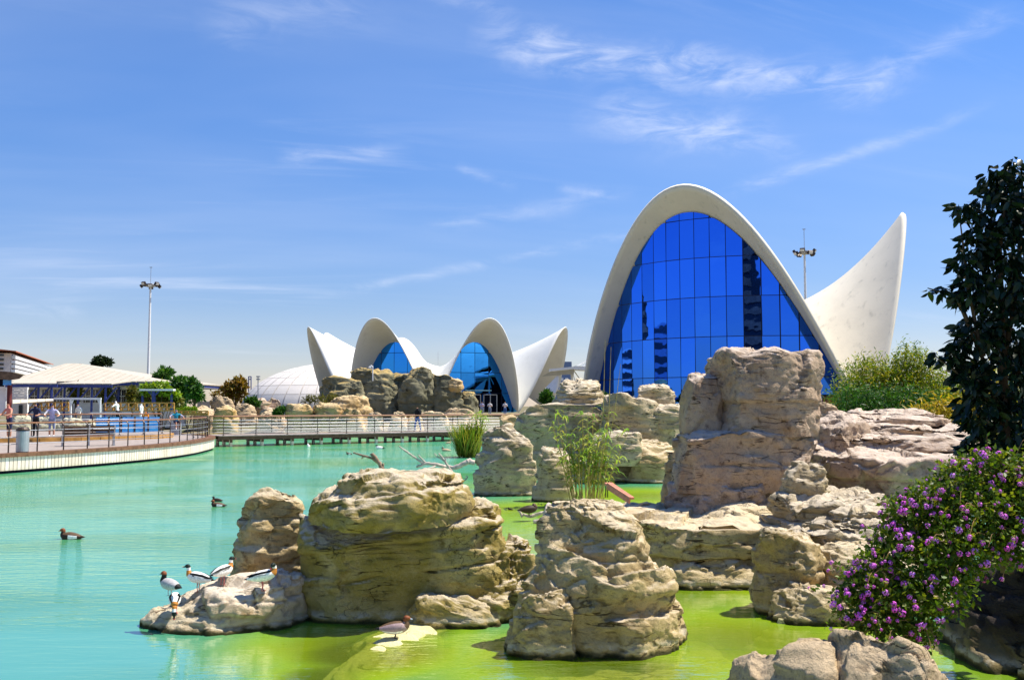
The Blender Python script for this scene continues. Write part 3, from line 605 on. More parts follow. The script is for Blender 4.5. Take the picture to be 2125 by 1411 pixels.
part(can, 'sail', 'white_metal', lambda b: b.add([at(1161, 774, 127.5), at(1131, 806, 126), at(1152, 816, 126.2), at(1159, 803, 127)] + [at(1161, 774, 127.6), at(1131, 806, 126.1), at(1152, 816, 126.3), at(1159, 803, 127.1)], [(0, 1, 2, 3), (7, 6, 5, 4), (0, 4, 5, 1), (1, 5, 6, 2), (2, 6, 7, 3), (3, 7, 4, 0)]))
for (x0, x1, y0, col_) in ((1140, 1185, 781, (0.16, 0.22, 0.36)),):
    ob = thing('office_block', 'far grey-blue block of flats glimpsed beneath the white canopy', 'building', at(1163, 842, 300) - Vector((0, 0, 2)))
    M['office'] = mat('office_wall', col_, 0.8)
    part(ob, 'wall', 'office', lambda b: b.box((at(x0, 815, 300) + at(x1, 815, 300)) / 2, (at(x1, 815, 300) - at(x0, 815, 300)).length and ((at(x1, 815, 300) - at(x0, 815, 300)).length, 8, 19)))
    for i in range(4):
        for j in range(2):
            pz = at(x0 + 6 + 10 * i, 787 + 9 * j, 295.9); part(ob, 'window', 'white_metal', lambda b: b.box(pz, (0.9, 0.2, 0.9)))
# ================================================================== ROCKS IN THE POND
def formation(label, blocks, origin_px, Y, material, name='rock_outcrop', part_name='rock_block'):
    p = at(origin_px[0], origin_px[1], Y); root = thing(name, label, 'rock', (p.x, p.y, 0))
    for b in blocks:
        b = dict(b); rows = b.pop('rows'); y = b.pop('Y', Y); m = b.pop('m', material)
        boulder(None, rows, y, m, part_name, parent=root, **b)
    return root
formation('broad cone of layered beige rock standing alone in the green shallows', [
    dict(rows=[(1036, 1172, 1282), (1050, 1150, 1300), (1075, 1132, 1312), (1110, 1124, 1328), (1150, 1116, 1352), (1172, 1110, 1372), (1210, 1092, 1388), (1250, 1078, 1402), (1300, 1064, 1424), (1335, 1058, 1432)], Y=9.75, ratio=0.82, zbase=-0.5, seed=1, layers=[1165, 1245], tilt=(0.02, 0), power=2.3, lump=0.05, rough=1.0, cap=0.12, groove=0.05, joints=1),
    dict(rows=[(1224, 1112, 1166), (1238, 1092, 1188), (1275, 1068, 1202), (1328, 1056, 1216)], Y=9.68, ratio=0.75, zbase=-0.5, seed=2, layers=1, power=2.6, rough=0.9)], (1240, 1200), 10, 'rock_beige')
formation('big slab-sided mossy rock with tilted cracks in the middle of the pond', [
    dict(rows=[(977, 748, 905), (986, 716, 948), (1008, 690, 966), (1040, 655, 985), (1066, 650, 978), (1084, 660, 940)], Y=10.95, depth=1.5, seed=5, layers=1, aniso=1.2, tilt=(-0.10, 0), power=3.4, lump=0.06, facets=20, fmin=0.86, cap=0.10, rough=0.8),
    dict(rows=[(1058, 660, 1002), (1072, 634, 1036), (1110, 628, 1042), (1128, 626, 1050), (1170, 626, 1062), (1230, 628, 1070), (1280, 624, 1080)], Y=11.3, depth=1.2, zbase=-0.5, aniso=1.1, seed=6, layers=[1125, 1190], tilt=(-0.13, 0), power=3.6, lump=0.05, facets=18, fmin=0.88, rough=0.75, groove=0.05, gw=0.02),
    dict(rows=[(1036, 955, 1010), (1046, 945, 1030), (1075, 940, 1036), (1100, 940, 1036)], Y=11.6, depth=0.8, seed=7, layers=1, power=3.0, rough=0.8),
    dict(rows=[(1122, 1010, 1085), (1140, 985, 1108), (1190, 960, 1114), (1240, 940, 1114), (1275, 930, 1112)], Y=11.25, depth=0.9, zbase=-0.5, seed=8, layers=4, tilt=(-0.25, 0.1), power=2.3, rough=1.3),
    dict(rows=[(1232, 880, 930), (1245, 858, 985), (1262, 845, 1020), (1277, 842, 1040)], Y=11.0, depth=0.6, zbase=-0.5, seed=9, layers=1, power=2.2)], (850, 1200), 11.4, 'rock_moss')
boulder('tall rounded beige pinnacle rock rising behind the white-stained duck ledge', [(1013, 548, 600), (1024, 530, 622), (1055, 508, 634), (1100, 494, 638), (1150, 482, 634), (1200, 472, 628), (1235, 466, 622)], 12.2, 'rock_beige', seed=12, layers=5, tilt=(0.05, 0), power=2.4, ratio=0.8, zbase=-0.4, rough=1.15, lump=0.08)
boulder('low whitish rock ledge with ducks standing on it', [(1190, 570, 616), (1200, 490, 624), (1222, 412, 628), (1248, 352, 630), (1272, 320, 632), (1290, 308, 634)], 10.8, 'rock_ledge', name='rock_ledge', seed=14, layers=3, power=2.2, depth=1.35, zbase=-0.4, rough=1.1, lump=0.05, cap=0.15, facets=4, fmin=0.93)
boulder('long flat-topped rock platform at the foot of the great block', [(1052, 1285, 1640), (1070, 1272, 1640), (1100, 1276, 1628), (1150, 1290, 1612), (1205, 1300, 1600)], 13.6, 'rock_beige', name='rock_platform', seed=16, layers=[1085, 1150], depth=3.4, zbase=-0.5, power=4.0, facets=12, fmin=0.9, rough=1.0, cap=0.05, joints=0)
boulder('low bulging rock shelf at the water below the flat platform', [(1148, 1395, 1540), (1160, 1378, 1566), (1185, 1372, 1570), (1212, 1376, 1570)], 13.3, 'rock_beige', name='rock_shelf', seed=17, layers=2, depth=0.9, zbase=-0.5, power=2.6, rough=0.9)
formation('great pinkish-grey rock block, the tallest standing on the platform', [
    dict(rows=[(727, 1500, 1600), (733, 1487, 1672), (742, 1480, 1690), (800, 1478, 1693), (860, 1474, 1690), (908, 1466, 1684)], Y=15.4, depth=1.5, seed=20, aniso=0.9, layers=1, power=3.6, lump=0.07, facets=22, fmin=0.86, rough=0.85, cap=0.07),
    dict(rows=[(774, 1432, 1478), (784, 1424, 1492), (830, 1418, 1498), (905, 1412, 1500)], Y=15.7, depth=1.1, seed=21, aniso=0.9, layers=0, power=3.0, lump=0.08, rough=0.6),
    dict(rows=[(886, 1436, 1680), (898, 1410, 1690), (912, 1402, 1692), (940, 1398, 1680), (990, 1398, 1655), (1020, 1400, 1630)], Y=15.2, depth=1.7, seed=22, aniso=0.9, layers=1, power=3.4, lump=0.06, facets=20, fmin=0.88, rough=0.7, cap=0.05),
    dict(rows=[(1000, 1392, 1630), (1030, 1384, 1622), (1075, 1378, 1618)], Y=15.1, depth=1.8, seed=23, aniso=0.9, layers=1, power=3.2, joints=2, zbase=0.4, rough=0.9, cap=0.05)], (1540, 900), 15.6, 'rock_pink', 'rock_tower')
formation('broad grey terraced rock slab behind the lantana bush', [
    dict(rows=[(851, 1800, 1885), (856, 1780, 1902), (868, 1776, 1906)], Y=18.6, depth=2.6, seed=201, layers=0, power=3, rough=0.8, cap=0.05, fmin=0.92, facets=14),
    dict(rows=[(862, 1745, 1925), (868, 1732, 1938), (884, 1728, 1942)], Y=17.8, depth=2.8, seed=202, layers=0, power=3, rough=0.8, cap=0.05, fmin=0.92, facets=14),
    dict(rows=[(880, 1712, 1955), (888, 1702, 1965), (908, 1698, 1968)], Y=17.0, depth=3.0, seed=203, layers=1, power=3, rough=0.8, cap=0.05, fmin=0.92, facets=14),
    dict(rows=[(902, 1740, 1990), (908, 1725, 2004), (934, 1720, 2008)], Y=16.2, depth=3.0, seed=204, layers=0, power=3, rough=0.8, cap=0.05, fmin=0.92, facets=14),
    dict(rows=[(926, 1722, 2010), (938, 1700, 2030), (975, 1688, 2045), (1050, 1690, 2050)], Y=15.2, depth=3.2, seed=205, layers=1, power=3, rough=0.9, cap=0.06, fmin=0.90, facets=20, joints=1),
    dict(rows=[(858, 1715, 1760), (872, 1700, 1790), (910, 1680, 1800), (960, 1668, 1800), (1010, 1662, 1800)], Y=16.6, depth=2.4, seed=206, layers=1, power=2.6, rough=1.0, fmin=0.86)], (1830, 950), 16.4, 'rock_pink', 'rock_terrace', 'rock_slab')
boulder('small square grey rock wedged between the great block and the terraced slab', [(960, 1645, 1700), (972, 1634, 1706), (1000, 1628, 1710), (1035, 1624, 1712)], 14.2, 'rock_grey', seed=28, layers=1, depth=0.6, power=3)
formation('rough step-layered grey rock above the rounded corner block', [
    dict(rows=[(1018, 1680, 1790), (1024, 1660, 1815), (1040, 1652, 1822)], Y=13.9, depth=1.8, seed=211, layers=1, power=2.8, rough=1.0, cap=0.05, fmin=0.9, facets=12),
    dict(rows=[(1034, 1632, 1800), (1042, 1620, 1850), (1062, 1614, 1880), (1110, 1606, 1890)], Y=13.2, depth=2.0, seed=212, layers=3, power=2.7, rough=1.2, cap=0.06, fmin=0.88, step=0.09),
    dict(rows=[(1052, 1730, 1830), (1058, 1712, 1880), (1078, 1706, 1900)], Y=12.8, depth=1.5, seed=213, layers=1, power=2.8, rough=1.1, cap=0.05, fmin=0.9),
    dict(rows=[(1072, 1752, 1900), (1080, 1738, 1930), (1100, 1732, 1940)], Y=12.3, depth=1.5, seed=214, layers=1, power=2.8, rough=1.1, cap=0.05, fmin=0.9),
    dict(rows=[(1086, 1660, 1900), (1098, 1646, 1940), (1130, 1644, 1960), (1175, 1650, 1960)], Y=12.1, depth=1.9, seed=215, layers=1, power=2.8, rough=1.0, cap=0.06, fmin=0.88)], (1760, 1100), 13, 'rock_grey', 'rock_terrace', 'rock_slab')
formation('rounded beige corner rock with a deep upright crack at the water', [
    dict(rows=[(1098, 1590, 1665), (1112, 1568, 1690), (1150, 1558, 1712), (1200, 1554, 1716), (1266, 1560, 1720)], Y=11.5, depth=1.1, zbase=-0.5, seed=32, layers=[1190], power=2.6, rough=0.9),
    dict(rows=[(1128, 1690, 1900), (1145, 1680, 1940), (1200, 1672, 1960), (1266, 1680, 1980)], Y=11.6, depth=1.3, zbase=-0.5, seed=33, layers=1, power=3.0, rough=0.7),
    dict(rows=[(1215, 1640, 1700), (1235, 1610, 1760), (1272, 1600, 1800)], Y=11.15, depth=0.7, zbase=-0.5, seed=34, layers=1, power=2.2, m='rock_beige')], (1650, 1190), 11.8, 'rock_beige')
# foreground right
boulder('pale flat rock in the foreground below the lantana, cracked at its edge', [(1346, 1672, 1770), (1358, 1640, 1792), (1385, 1602, 1800), (1420, 1570, 1806), (1500, 1540, 1820)], 6.7, 'rock_pale', seed=136, layers=1, depth=1.5, zbase=-0.6, power=2.7, rough=0.8, res=0.0026, lean=0.4)
boulder('pale foreground rock in the dappled shade of the lantana', [(1344, 1790, 1860), (1356, 1776, 1920), (1385, 1768, 1965), (1420, 1750, 1990), (1520, 1730, 2010)], 6.2, 'rock_pale', seed=37, layers=1, depth=1.6, zbase=-0.6, power=2.7, rough=0.8, res=0.0026, lean=0.4)
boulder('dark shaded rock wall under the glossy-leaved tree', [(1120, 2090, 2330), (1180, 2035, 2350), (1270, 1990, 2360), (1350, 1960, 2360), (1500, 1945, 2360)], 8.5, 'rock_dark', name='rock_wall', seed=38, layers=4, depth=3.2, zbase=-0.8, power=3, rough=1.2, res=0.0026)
# middle distance right
boulder('grey water-worn rock with pitted sides beside the green rushes', [(882, 1026, 1062), (896, 1012, 1082), (935, 994, 1104), (975, 988, 1116), (1026, 986, 1116)], 27.0, 'rock_grey', seed=40, layers=3, ratio=0.8, zbase=-0.4, power=2.5, rough=1.3, lump=0.12)
boulder('narrow upright grey stone post-like rock behind the tall reeds', [(928, 1130, 1176), (944, 1118, 1182), (1000, 1112, 1186), (1036, 1106, 1190)], 25.3, 'rock_grey', seed=41, layers=4, ratio=0.9, zbase=-0.4, power=2.8)
formation('stepped grey stack of bedded rock behind the tall reeds', [
    dict(rows=[(787, 1180, 1236), (794, 1168, 1244), (822, 1156, 1252), (846, 1140, 1262)], Y=34.6, seed=43, layers=5, ratio=0.8, power=3, step=0.10, groove=0.06),
    dict(rows=[(838, 1110, 1215), (848, 1085, 1258), (880, 1068, 1268), (930, 1066, 1272), (1005, 1080, 1285)], Y=33.5, seed=44, layers=6, ratio=0.6, power=3, step=0.08, groove=0.06, zbase=-0.4)], (1180, 900), 34, 'rock_grey')
formation('wide tan rock mass with overhanging ledge across the inlet from the reeds', [
    dict(rows=[(817, 1262, 1298), (826, 1256, 1330), (842, 1250, 1372), (870, 1246, 1394), (905, 1244, 1400), (940, 1240, 1402)], Y=32.4, seed=45, layers=4, ratio=0.6, power=2.8),
    dict(rows=[(896, 1236, 1318), (906, 1230, 1328), (950, 1226, 1330), (966, 1240, 1320)], Y=31.2, seed=46, layers=1, ratio=0.7, power=3.0),
    dict(rows=[(915, 1320, 1392), (940, 1312, 1400), (1004, 1300, 1404)], Y=31.4, seed=47, layers=2, ratio=0.7, power=2.8, zbase=-0.4, m='rock_beige'),
    dict(rows=[(955, 1200, 1330), (1004, 1190, 1330)], Y=32.0, seed=48, layers=1, ratio=0.5, power=2.8, zbase=-0.4)], (1320, 920), 32, 'rock_grey')
formation('cube-like pale boulder perched on top of the tan rock mass', [
    dict(rows=[(798, 1332, 1384), (806, 1324, 1392), (825, 1322, 1399), (845, 1320, 1402)], Y=33.2, seed=49, layers=0, ratio=0.8, power=3.4),
    dict(rows=[(840, 1352, 1415), (850, 1350, 1424), (890, 1352, 1426)], Y=32.6, seed=50, layers=1, ratio=0.7, power=3.2)], (1360, 840), 33, 'rock_grey', 'boulder_pair')
boulder('small mossy rock at the left foot of the great pink block', [(938, 1388, 1412), (960, 1380, 1420), (1025, 1376, 1424)], 17.0, 'rock_grey', seed=51, layers=2, ratio=0.9, zbase=-0.3, power=3)
boulder('small yellow rock left of the stepped grey stack', [(858, 1040, 1068), (866, 1036, 1072), (892, 1036, 1074)], 38.0, 'rock_ochre', seed=52, layers=2, ratio=0.8, zbase=-0.3, power=3.2)
boulder('small rubble rock behind the right side of the great pink block', [(834, 1690, 1712), (842, 1686, 1730), (862, 1684, 1745), (890, 1682, 1750)], 19.0, 'rock_pale', seed=53, layers=2, ratio=0.9, power=3)
# submerged shelves
for nm, (x, y), (sx_, sy_, zt, rot), sd, lb in (('submerged_slab', (-3.5, 7.3), (0.75, 0.5, -0.02, 0.3), 57, 'pale underwater slab alone in the open turquoise water'), ('submerged_shelf', (0.95, 10.35), (1.15, 1.15, 0.0, 0), 58, 'drowned rim of stone round the base of the cone rock'),
        ('submerged_slab', (-1.45, 9.95), (1.05, 0.42, -0.03, 1.26), 59, 'pale algae-coated stone slab awash below the mossy rock, with a duck on it'), ('submerged_stone', (3.15, 11.35), (0.30, 0.16, 0.06, 0.1), 60, 'small yellow-green stone awash beside the rounded corner rock')):
    th = np.linspace(0, 2 * math.pi, 120, endpoint=False); rr = np.linspace(0, 1.5, 46)[:, None]; tier = rr * 3.2; tier = np.floor(tier) + sstep(tier - np.floor(tier), 0.72, 1.0)
    ux, uy = sx_ * rr * np.cos(th), sy_ * rr * np.sin(th); X, Y_ = x + ux * math.cos(rot) - uy * math.sin(rot), y + ux * math.sin(rot) + uy * math.cos(rot)
    wob = fbm(np.stack([X * 1.7 + sd, Y_ * 1.7, 0 * X], -1).reshape(-1, 3), 3).reshape(X.shape); X, Y_ = X + 0.35 * wob * rr * sx_, Y_ + 0.35 * np.roll(wob, 30, 1) * rr * sy_
    Z = zt - 0.055 * tier - 0.05 * rr * rr + 0.03 * fbm(np.stack([X * 4, Y_ * 4, 0 * X + sd], -1).reshape(-1, 3), 3).reshape(X.shape); Z += (0.27 * (ux / sx_) if sd == 59 else 0); Z[0] = Z[0].mean(); X[0] = X[0].mean(); Y_[0] = Y_[0].mean()
    o = place(nm, grid_mesh(nm, np.stack([X - x, Y_ - y, Z], -1)), M['rock_algae'], smooth=True, loc=(x, y, 0)); tag(o, lb, 'rock')
# ================================================================== FAR SHORE ROCKS
cl = thing('cliff', 'dark artificial cliff with ochre crest in front of the petalled restaurant', 'rock', (at(830, 842, 95).x, 95, 0.5))
for i, rows in enumerate(([(783, 676, 738), (790, 670, 752), (815, 668, 760), (868, 664, 770)], [(766, 738, 798), (774, 728, 815), (800, 720, 832), (868, 706, 850)], [(777, 795, 862), (786, 780, 878), (868, 775, 890)],
                          [(765, 862, 884), (774, 848, 896), (800, 838, 904), (868, 826, 912)], [(779, 902, 938), (790, 894, 950), (820, 888, 958), (868, 880, 966)], [(814, 958, 984), (826, 948, 988), (868, 936, 998)])):
    boulder(None, rows, 92 + (i % 3) * 0.8, 'rock_cliff', 'rock_block', parent=cl, seed=60 + i, layers=1, joints=3, depth=5, power=3.2, rough=1.6, res=0.0012, groove=0.08, gw=0.06, zbase=0.4, lump=0.12)
boulder('ochre boulder balanced on the shoulder of the dark cliff', [(786, 938, 952), (792, 932, 960), (806, 931, 962), (814, 938, 952)], 91.3, 'rock_ochre', seed=67, layers=0, ratio=0.9, power=2.6, res=0.0014)
SHORE = [  # rows, Y, material, label
    ([(822, 704, 752), (828, 694, 762), (850, 680, 768), (884, 672, 770)], 84, 'rock_ochre', 'golden flat-faced boulder beneath the dark cliff'),
    ([(836, 660, 692), (842, 652, 708), (862, 648, 718), (890, 640, 724)], 79, 'rock_ochre', 'big rounded tan boulder second from the bushes behind the boardwalk'),
    ([(839, 594, 640), (846, 592, 648), (866, 594, 656), (890, 600, 660)], 79.5, 'rock_ochre', 'tan boulder with dark undercut beside a round green shrub'),
    ([(848, 715, 742), (860, 706, 750), (890, 702, 756)], 78.5, 'rock_ochre', 'small grey-tan boulder between the golden boulder and the boardwalk'),
    ([(856, 768, 790), (866, 764, 796), (895, 766, 792)], 77.5, 'rock_pale', 'pale upright stone by the boardwalk below the dark cliff'),
    ([(855, 820, 838), (866, 812, 844), (895, 806, 846)], 77.5, 'rock_pale', 'pale leaning stone by the boardwalk left of the walking man'),
    ([(862, 840, 868), (868, 836, 874), (895, 832, 880)], 77.8, 'rock_ochre', 'low ochre-topped stone behind the walking man'),
    ([(855, 880, 915), (862, 870, 930), (895, 860, 940)], 79.0, 'rock_pale', 'pale boulder right of the walking man on the shore'),
    ([(848, 930, 965), (858, 920, 985), (895, 910, 1000)], 80.0, 'rock_pale', 'pale rounded boulder behind the green rushes'),
    ([(822, 448, 470), (830, 438, 482), (845, 434, 488), (870, 430, 492)], 84, 'rock_pale', 'pale layered boulder beside the autumn-coloured tree'),
    ([(842, 412, 430), (850, 408, 440), (870, 404, 446)], 82, 'rock_pale', 'low pale rounded boulder beside the clipped green hedge'),
    ([(843, 455, 478), (850, 448, 490), (872, 446, 494)], 80, 'rock_ochre', 'tan wedge-shaped boulder behind the start of the boardwalk'),
    ([(838, 490, 515), (846, 484, 530), (872, 480, 540)], 83, 'rock_pale', 'long greyish boulder under the slim lamp post'),
    ([(826, 532, 548), (834, 526, 556), (850, 524, 560), (870, 522, 562)], 92, 'rock_pink', 'reddish-brown boulder below the white dome'),
    ([(828, 560, 578), (836, 554, 585), (850, 552, 588), (870, 550, 590)], 93, 'rock_pink', 'blocky reddish boulder right of the bush below the white dome'),
    ([(850, 545, 570), (858, 540, 585), (875, 536, 592)], 81, 'rock_pale', 'low grey stone left of the round green shrub'),
]
for i, (rows, Y, m, lb) in enumerate(SHORE):
    boulder(lb, rows, Y, m, seed=70 + i, layers=1, ratio=0.8, power=2.6, res=0.0013, zbase=0.3, groove=0.05, gw=0.04, rough=1.2)
# ================================================================== DECK, BOARDWALK AND LEFT BANK
M['wood_rail'] = mat('reddish_wood', (0.23, 0.10, 0.045), 0.55, 0.35, var=0.25, nscale=8, stretch=(1, 1, 8))
M['wood_dark'] = mat('dark_wood', (0.10, 0.055, 0.03), 0.7, 0.25, var=0.3, nscale=6)
M['wood_edge'] = mat('weathered_edge_board', (0.15, 0.075, 0.042), 0.8, 0.2, var=0.3, nscale=5)
M['wood_deck'] = mat('grey_deck_boards', (0.31, 0.26, 0.23), 0.85, 0.2, var=0.2, nscale=4, bump=0.3, bscale=12)
M['wood_ochre'] = mat('ochre_timber', (0.45, 0.24, 0.06), 0.7, 0.25, var=0.25, nscale=4)
M['bronze'] = mat('dark_bronze_metal', (0.055, 0.035, 0.026), 0.45, 0.5, 0.4, var=0.2)
M['steel'] = mat('stainless_steel', (0.52, 0.52, 0.54), 0.42, 0.5, 0.8, var=0.05)
t = NT('wall_panel_concrete'); oi = t.n('ShaderNodeObjectInfo'); n = t.noise(2.2, 6, 0.65, stretch=(1, 1, 0.4))
sz = t.n('ShaderNodeSeparateXYZ'); t.put(sz.inputs[0], t.geo.outputs['Position'])
c = t.mix(oi.outputs['Random'], (0.62, 0.52, 0.42), (0.72, 0.66, 0.58)); c = t.mix(t.rng(n, 0.5, 0.75, 0, 0.5), c, (0.40, 0.32, 0.22)); c = t.mix(t.rng(sz.outputs[2], 0.06, 0.25, 0.5, 0), c, (0.36, 0.33, 0.20))
M['panel'] = t.done(t.pbsdf(c, 0.85, 0.2))
ZD = 0.70
# deck slab
deck = thing('promenade', 'curved promenade deck with pale ribbed wall and dark timber edge', 'deck', (-24, 44, 0))
outer = [tuple(p) for p in DECKC] + [(-40, 66), (-75, 66), (-75, 16)]
part(deck, 'deck_slab', 'wood_deck', lambda b: b.prism(outer, 0.42, ZD))
inset = lambda d: np.array([p + d * np.array([-(q[1]), q[0]]) / (np.linalg.norm(q) + 1e-9) for p, q in zip(DECKC, np.gradient(DECKC, axis=0))])   # + = towards land
edge = even(inset(-0.10), 1.2); edge_in = even(inset(0.42), 1.2)
for i in range(len(edge) - 1):
    e = [edge[i], edge[i + 1]]; j = min(int(i * (len(edge_in) - 1) / (len(edge) - 1)), len(edge_in) - 2)
    tdir = (e[1] - e[0]) / np.linalg.norm(e[1] - e[0]); nrm_ = np.array([-tdir[1], tdir[0]])
    q = [e[0] + tdir * 0.008, e[1] - tdir * 0.008, e[1] - tdir * 0.008 + nrm_ * 0.5, e[0] + tdir * 0.008 + nrm_ * 0.5]
    part(deck, 'edge_board', 'wood_edge', lambda b: b.prism(q, ZD - 0.10, ZD + 0.045))
wall_pts = even(DECKC, 0.178)
pm = MB(); pm.box((0, 0, 0), (0.150, 0.06, 0.50)); pme = pm.mesh('wall_panel'); vis = []
for i in range(len(wall_pts) - 1):
    p, q = wall_pts[i], wall_pts[i + 1]
    if p[1] < 29 or p[1] > 61.5: continue
    m_ = (p + q) / 2; an = math.atan2(q[1] - p[1], q[0] - p[0])
    o = place('wall_panel', pme, M['panel'], deck); o.location = (m_[0] + 24, m_[1] - 44, 0.36); o.rotation_euler = (0, 0, an)
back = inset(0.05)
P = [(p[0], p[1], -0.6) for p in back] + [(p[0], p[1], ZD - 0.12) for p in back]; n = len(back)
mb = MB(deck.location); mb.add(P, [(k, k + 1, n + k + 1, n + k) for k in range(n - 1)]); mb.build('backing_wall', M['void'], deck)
def railing(name, label, pts, zb, spacing, h=1.15, tubes=(0.87, 0.62, 0.36), post_m='bronze', tube_m='steel', cap_m='wood_rail', bend=0.10, r_post=0.028, cap_r=0.032, inward=1):
    c0 = pts[len(pts) // 2]; root = thing(name, label, 'railing', (float(c0[0]), float(c0[1]), zb))
    fine = even(pts, 0.5); b3 = lambda p, z: Vector((float(p[0]), float(p[1]), zb + z)); o = Vector(root.location)
    g = np.gradient(fine, axis=0); nn = np.stack([-g[:, 1], g[:, 0]], 1); nn /= np.linalg.norm(nn, axis=1)[:, None]
    cap = fine + nn * bend * inward
    mb = MB(o); mb.tube([b3(p, h) for p in cap], cap_r, 8); mb.build('handrail', M[cap_m], root, smooth=True)
    for tz in tubes: mb = MB(o); mb.tube([b3(p, tz) for p in fine], 0.013, 6); mb.build('rail', M[tube_m], root, smooth=True)
    pp = even(pts, spacing); g = np.gradient(pp, axis=0); nn = np.stack([-g[:, 1], g[:, 0]], 1); nn /= np.linalg.norm(nn, axis=1)[:, None]
    for p, q in zip(pp, nn):
        d = Vector((float(q[0]), float(q[1]), 0)) * bend * inward
        mb = MB(o); a = b3(p, 0); mb.tube([a, a + Vector((0, 0, h - 0.16)), a + d * 0.3 + Vector((0, 0, h - 0.09)), a + d + Vector((0, 0, h - 0.02))], r_post, 6); mb.box(a + Vector((0, 0, 0.01)), (0.13, 0.13, 0.02)); mb.build('post', M[post_m], root)
    return root
rl = inset(0.34); rl = rl[(rl[:, 1] > 30) & (rl[:, 1] < 60.8)]
railing('curved_railing', 'curved railing with wooden handrail and steel tubes along the promenade edge', rl, ZD, 1.35)
# boardwalk over the water
BA, BB = np.array([-17.9, 59.2]), np.array([6.0, 76.0]); bd = (BB - BA) / np.linalg.norm(BB - BA); bn = np.array([-bd[1], bd[0]]); BL = np.linalg.norm(BB - BA)
bw = thing('boardwalk', 'timber boardwalk bridge on short piles crossing the back of the pond', 'bridge', (float(BA[0]), float(BA[1]), 0))
ang = math.atan2(bd[1], bd[0])
pl = MB(); pl.box((0, 1.5, 0), (0.285, 3.0, 0.05)); plm = pl.mesh('plank')
npk = int(BL / 0.30)
for i in range(npk):
    p = bd * (0.30 * i + 0.15); o = place('plank', plm, M['wood_deck'], bw); o.location = (float(p[0]), float(p[1]), ZD - 0.03); o.rotation_euler = (0, 0, ang)
b3 = lambda s, d, z: Vector((float(BA[0] + bd[0] * s + bn[0] * d), float(BA[1] + bd[1] * s + bn[1] * d), z))
for d in (0.12, 2.85): part(bw, 'beam', 'wood_dark', lambda b: b.beam(b3(0, d, ZD - 0.17), b3(BL, d, ZD - 0.17), 0.16, 0.22))
s_ = 0.8
while s_ < BL:
    for d in (0.25, 1.5, 2.75): part(bw, 'pile', 'panel', lambda b: b.tube([b3(s_, d, -1.2), b3(s_, d, ZD - 0.29)], 0.11, 8))
    part(bw, 'cross_beam', 'wood_dark', lambda b: b.beam(b3(s_, 0.1, ZD - 0.36), b3(s_, 2.9, ZD - 0.36), 0.14, 0.16)); s_ += 2.0
railing('boardwalk_railing', 'straight steel-tube railing along the pond side of the boardwalk', np.array([BA + bd * s + bn * 0.15 for s in (0.3, BL)]), ZD, 2.05, tubes=(0.90, 0.70, 0.50, 0.30, 0.14), bend=-0.04, r_post=0.022, cap_r=0.04)
railing('boardwalk_railing', 'straight steel-tube railing along the shore side of the boardwalk', np.array([BA + bd * s + bn * 2.85 for s in (0.3, BL)]), ZD, 2.05, tubes=(0.90, 0.70, 0.50, 0.30, 0.14), bend=0.04, r_post=0.022, cap_r=0.04)
# inner raised terrace with its own railing and blue pool glass
ZI = 0.95
INNER = np.array(catmull([(-36, 42.5), (-29, 46.0), (-24.5, 48.6), (-21.2, 51.4), (-19.6, 54.6), (-20.4, 58.0)], 8))
ter = thing('terrace', 'low raised inner terrace with ochre timber kerb behind the bench', 'deck', (-28, 52, 0))
part(ter, 'terrace_slab', 'wood_deck', lambda b: b.prism([tuple(p) for p in INNER] + [(-34, 64.5), (-60, 64.5), (-60, 42.5)], ZD + 0.004, ZI))
kb = even(INNER, 1.0)
for i in range(len(kb) - 1):
    p, q = kb[i], kb[i + 1]; d = (q - p) / np.linalg.norm(q - p); nq = np.array([d[1], -d[0]])
    part(ter, 'kerb_timber', 'wood_ochre', lambda b: b.prism([p + d * 0.01, q - d * 0.01, q - d * 0.01 + nq * 0.14, p + d * 0.01 + nq * 0.14], ZD + 0.005, ZI - 0.06))
rin = INNER + np.array([-0.1, 0.5])
railing('terrace_railing', 'dark-posted railing on the raised inner terrace where the visitors lean', np.array(rin[:32]), ZI, 1.45, h=1.12, tubes=(0.85, 0.6, 0.35), cap_r=0.035)
t = NT('pool_glass'); n = t.noise(2.0, 5, 0.6, stretch=(1, 1, 3)); c = t.mix(t.rng(n, 0.35, 0.7), (0.02, 0.17, 0.50), (0.05, 0.30, 0.62)); M['pool_glass'] = t.done(t.pbsdf(c, 0.12, 0.5))
pool = thing('pool_window', 'bright blue acrylic pool window behind the promenade railing', 'pool window', at(265, 900, 56.0) - Vector((0, 0, 0.3)))
xs = [198, 226, 252, 280, 308, 333]
for a_, b_ in zip(xs[:-1], xs[1:]):
    p, q = at(a_ + 0.6, 903, 56 + (a_ - 198) * 0.02), at(b_ - 0.6, 903, 56 + (b_ - 198) * 0.02)
    part(pool, 'pane', 'pool_glass', lambda b: b.beam(Vector((p.x, p.y, 1.36)), Vector((q.x, q.y, 1.36)), 0.06, 0.98))
    part(pool, 'mullion', 'bronze', lambda b: b.box((q.x + 0.015, q.y - 0.02, 1.36), (0.06, 0.12, 1.0)))
part(pool, 'cap_rail', 'grey_metal', lambda b: b.beam(at(186, 858, 56), at(272, 858, 57.6), 0.3, 0.14))
part(pool, 'plinth', 'wood_deck', lambda b: b.beam(Vector((at(198, 900, 56).x, 56, 0.80)), Vector((at(335, 900, 58.7).x, 58.7, 0.80)), 0.5, 0.12))
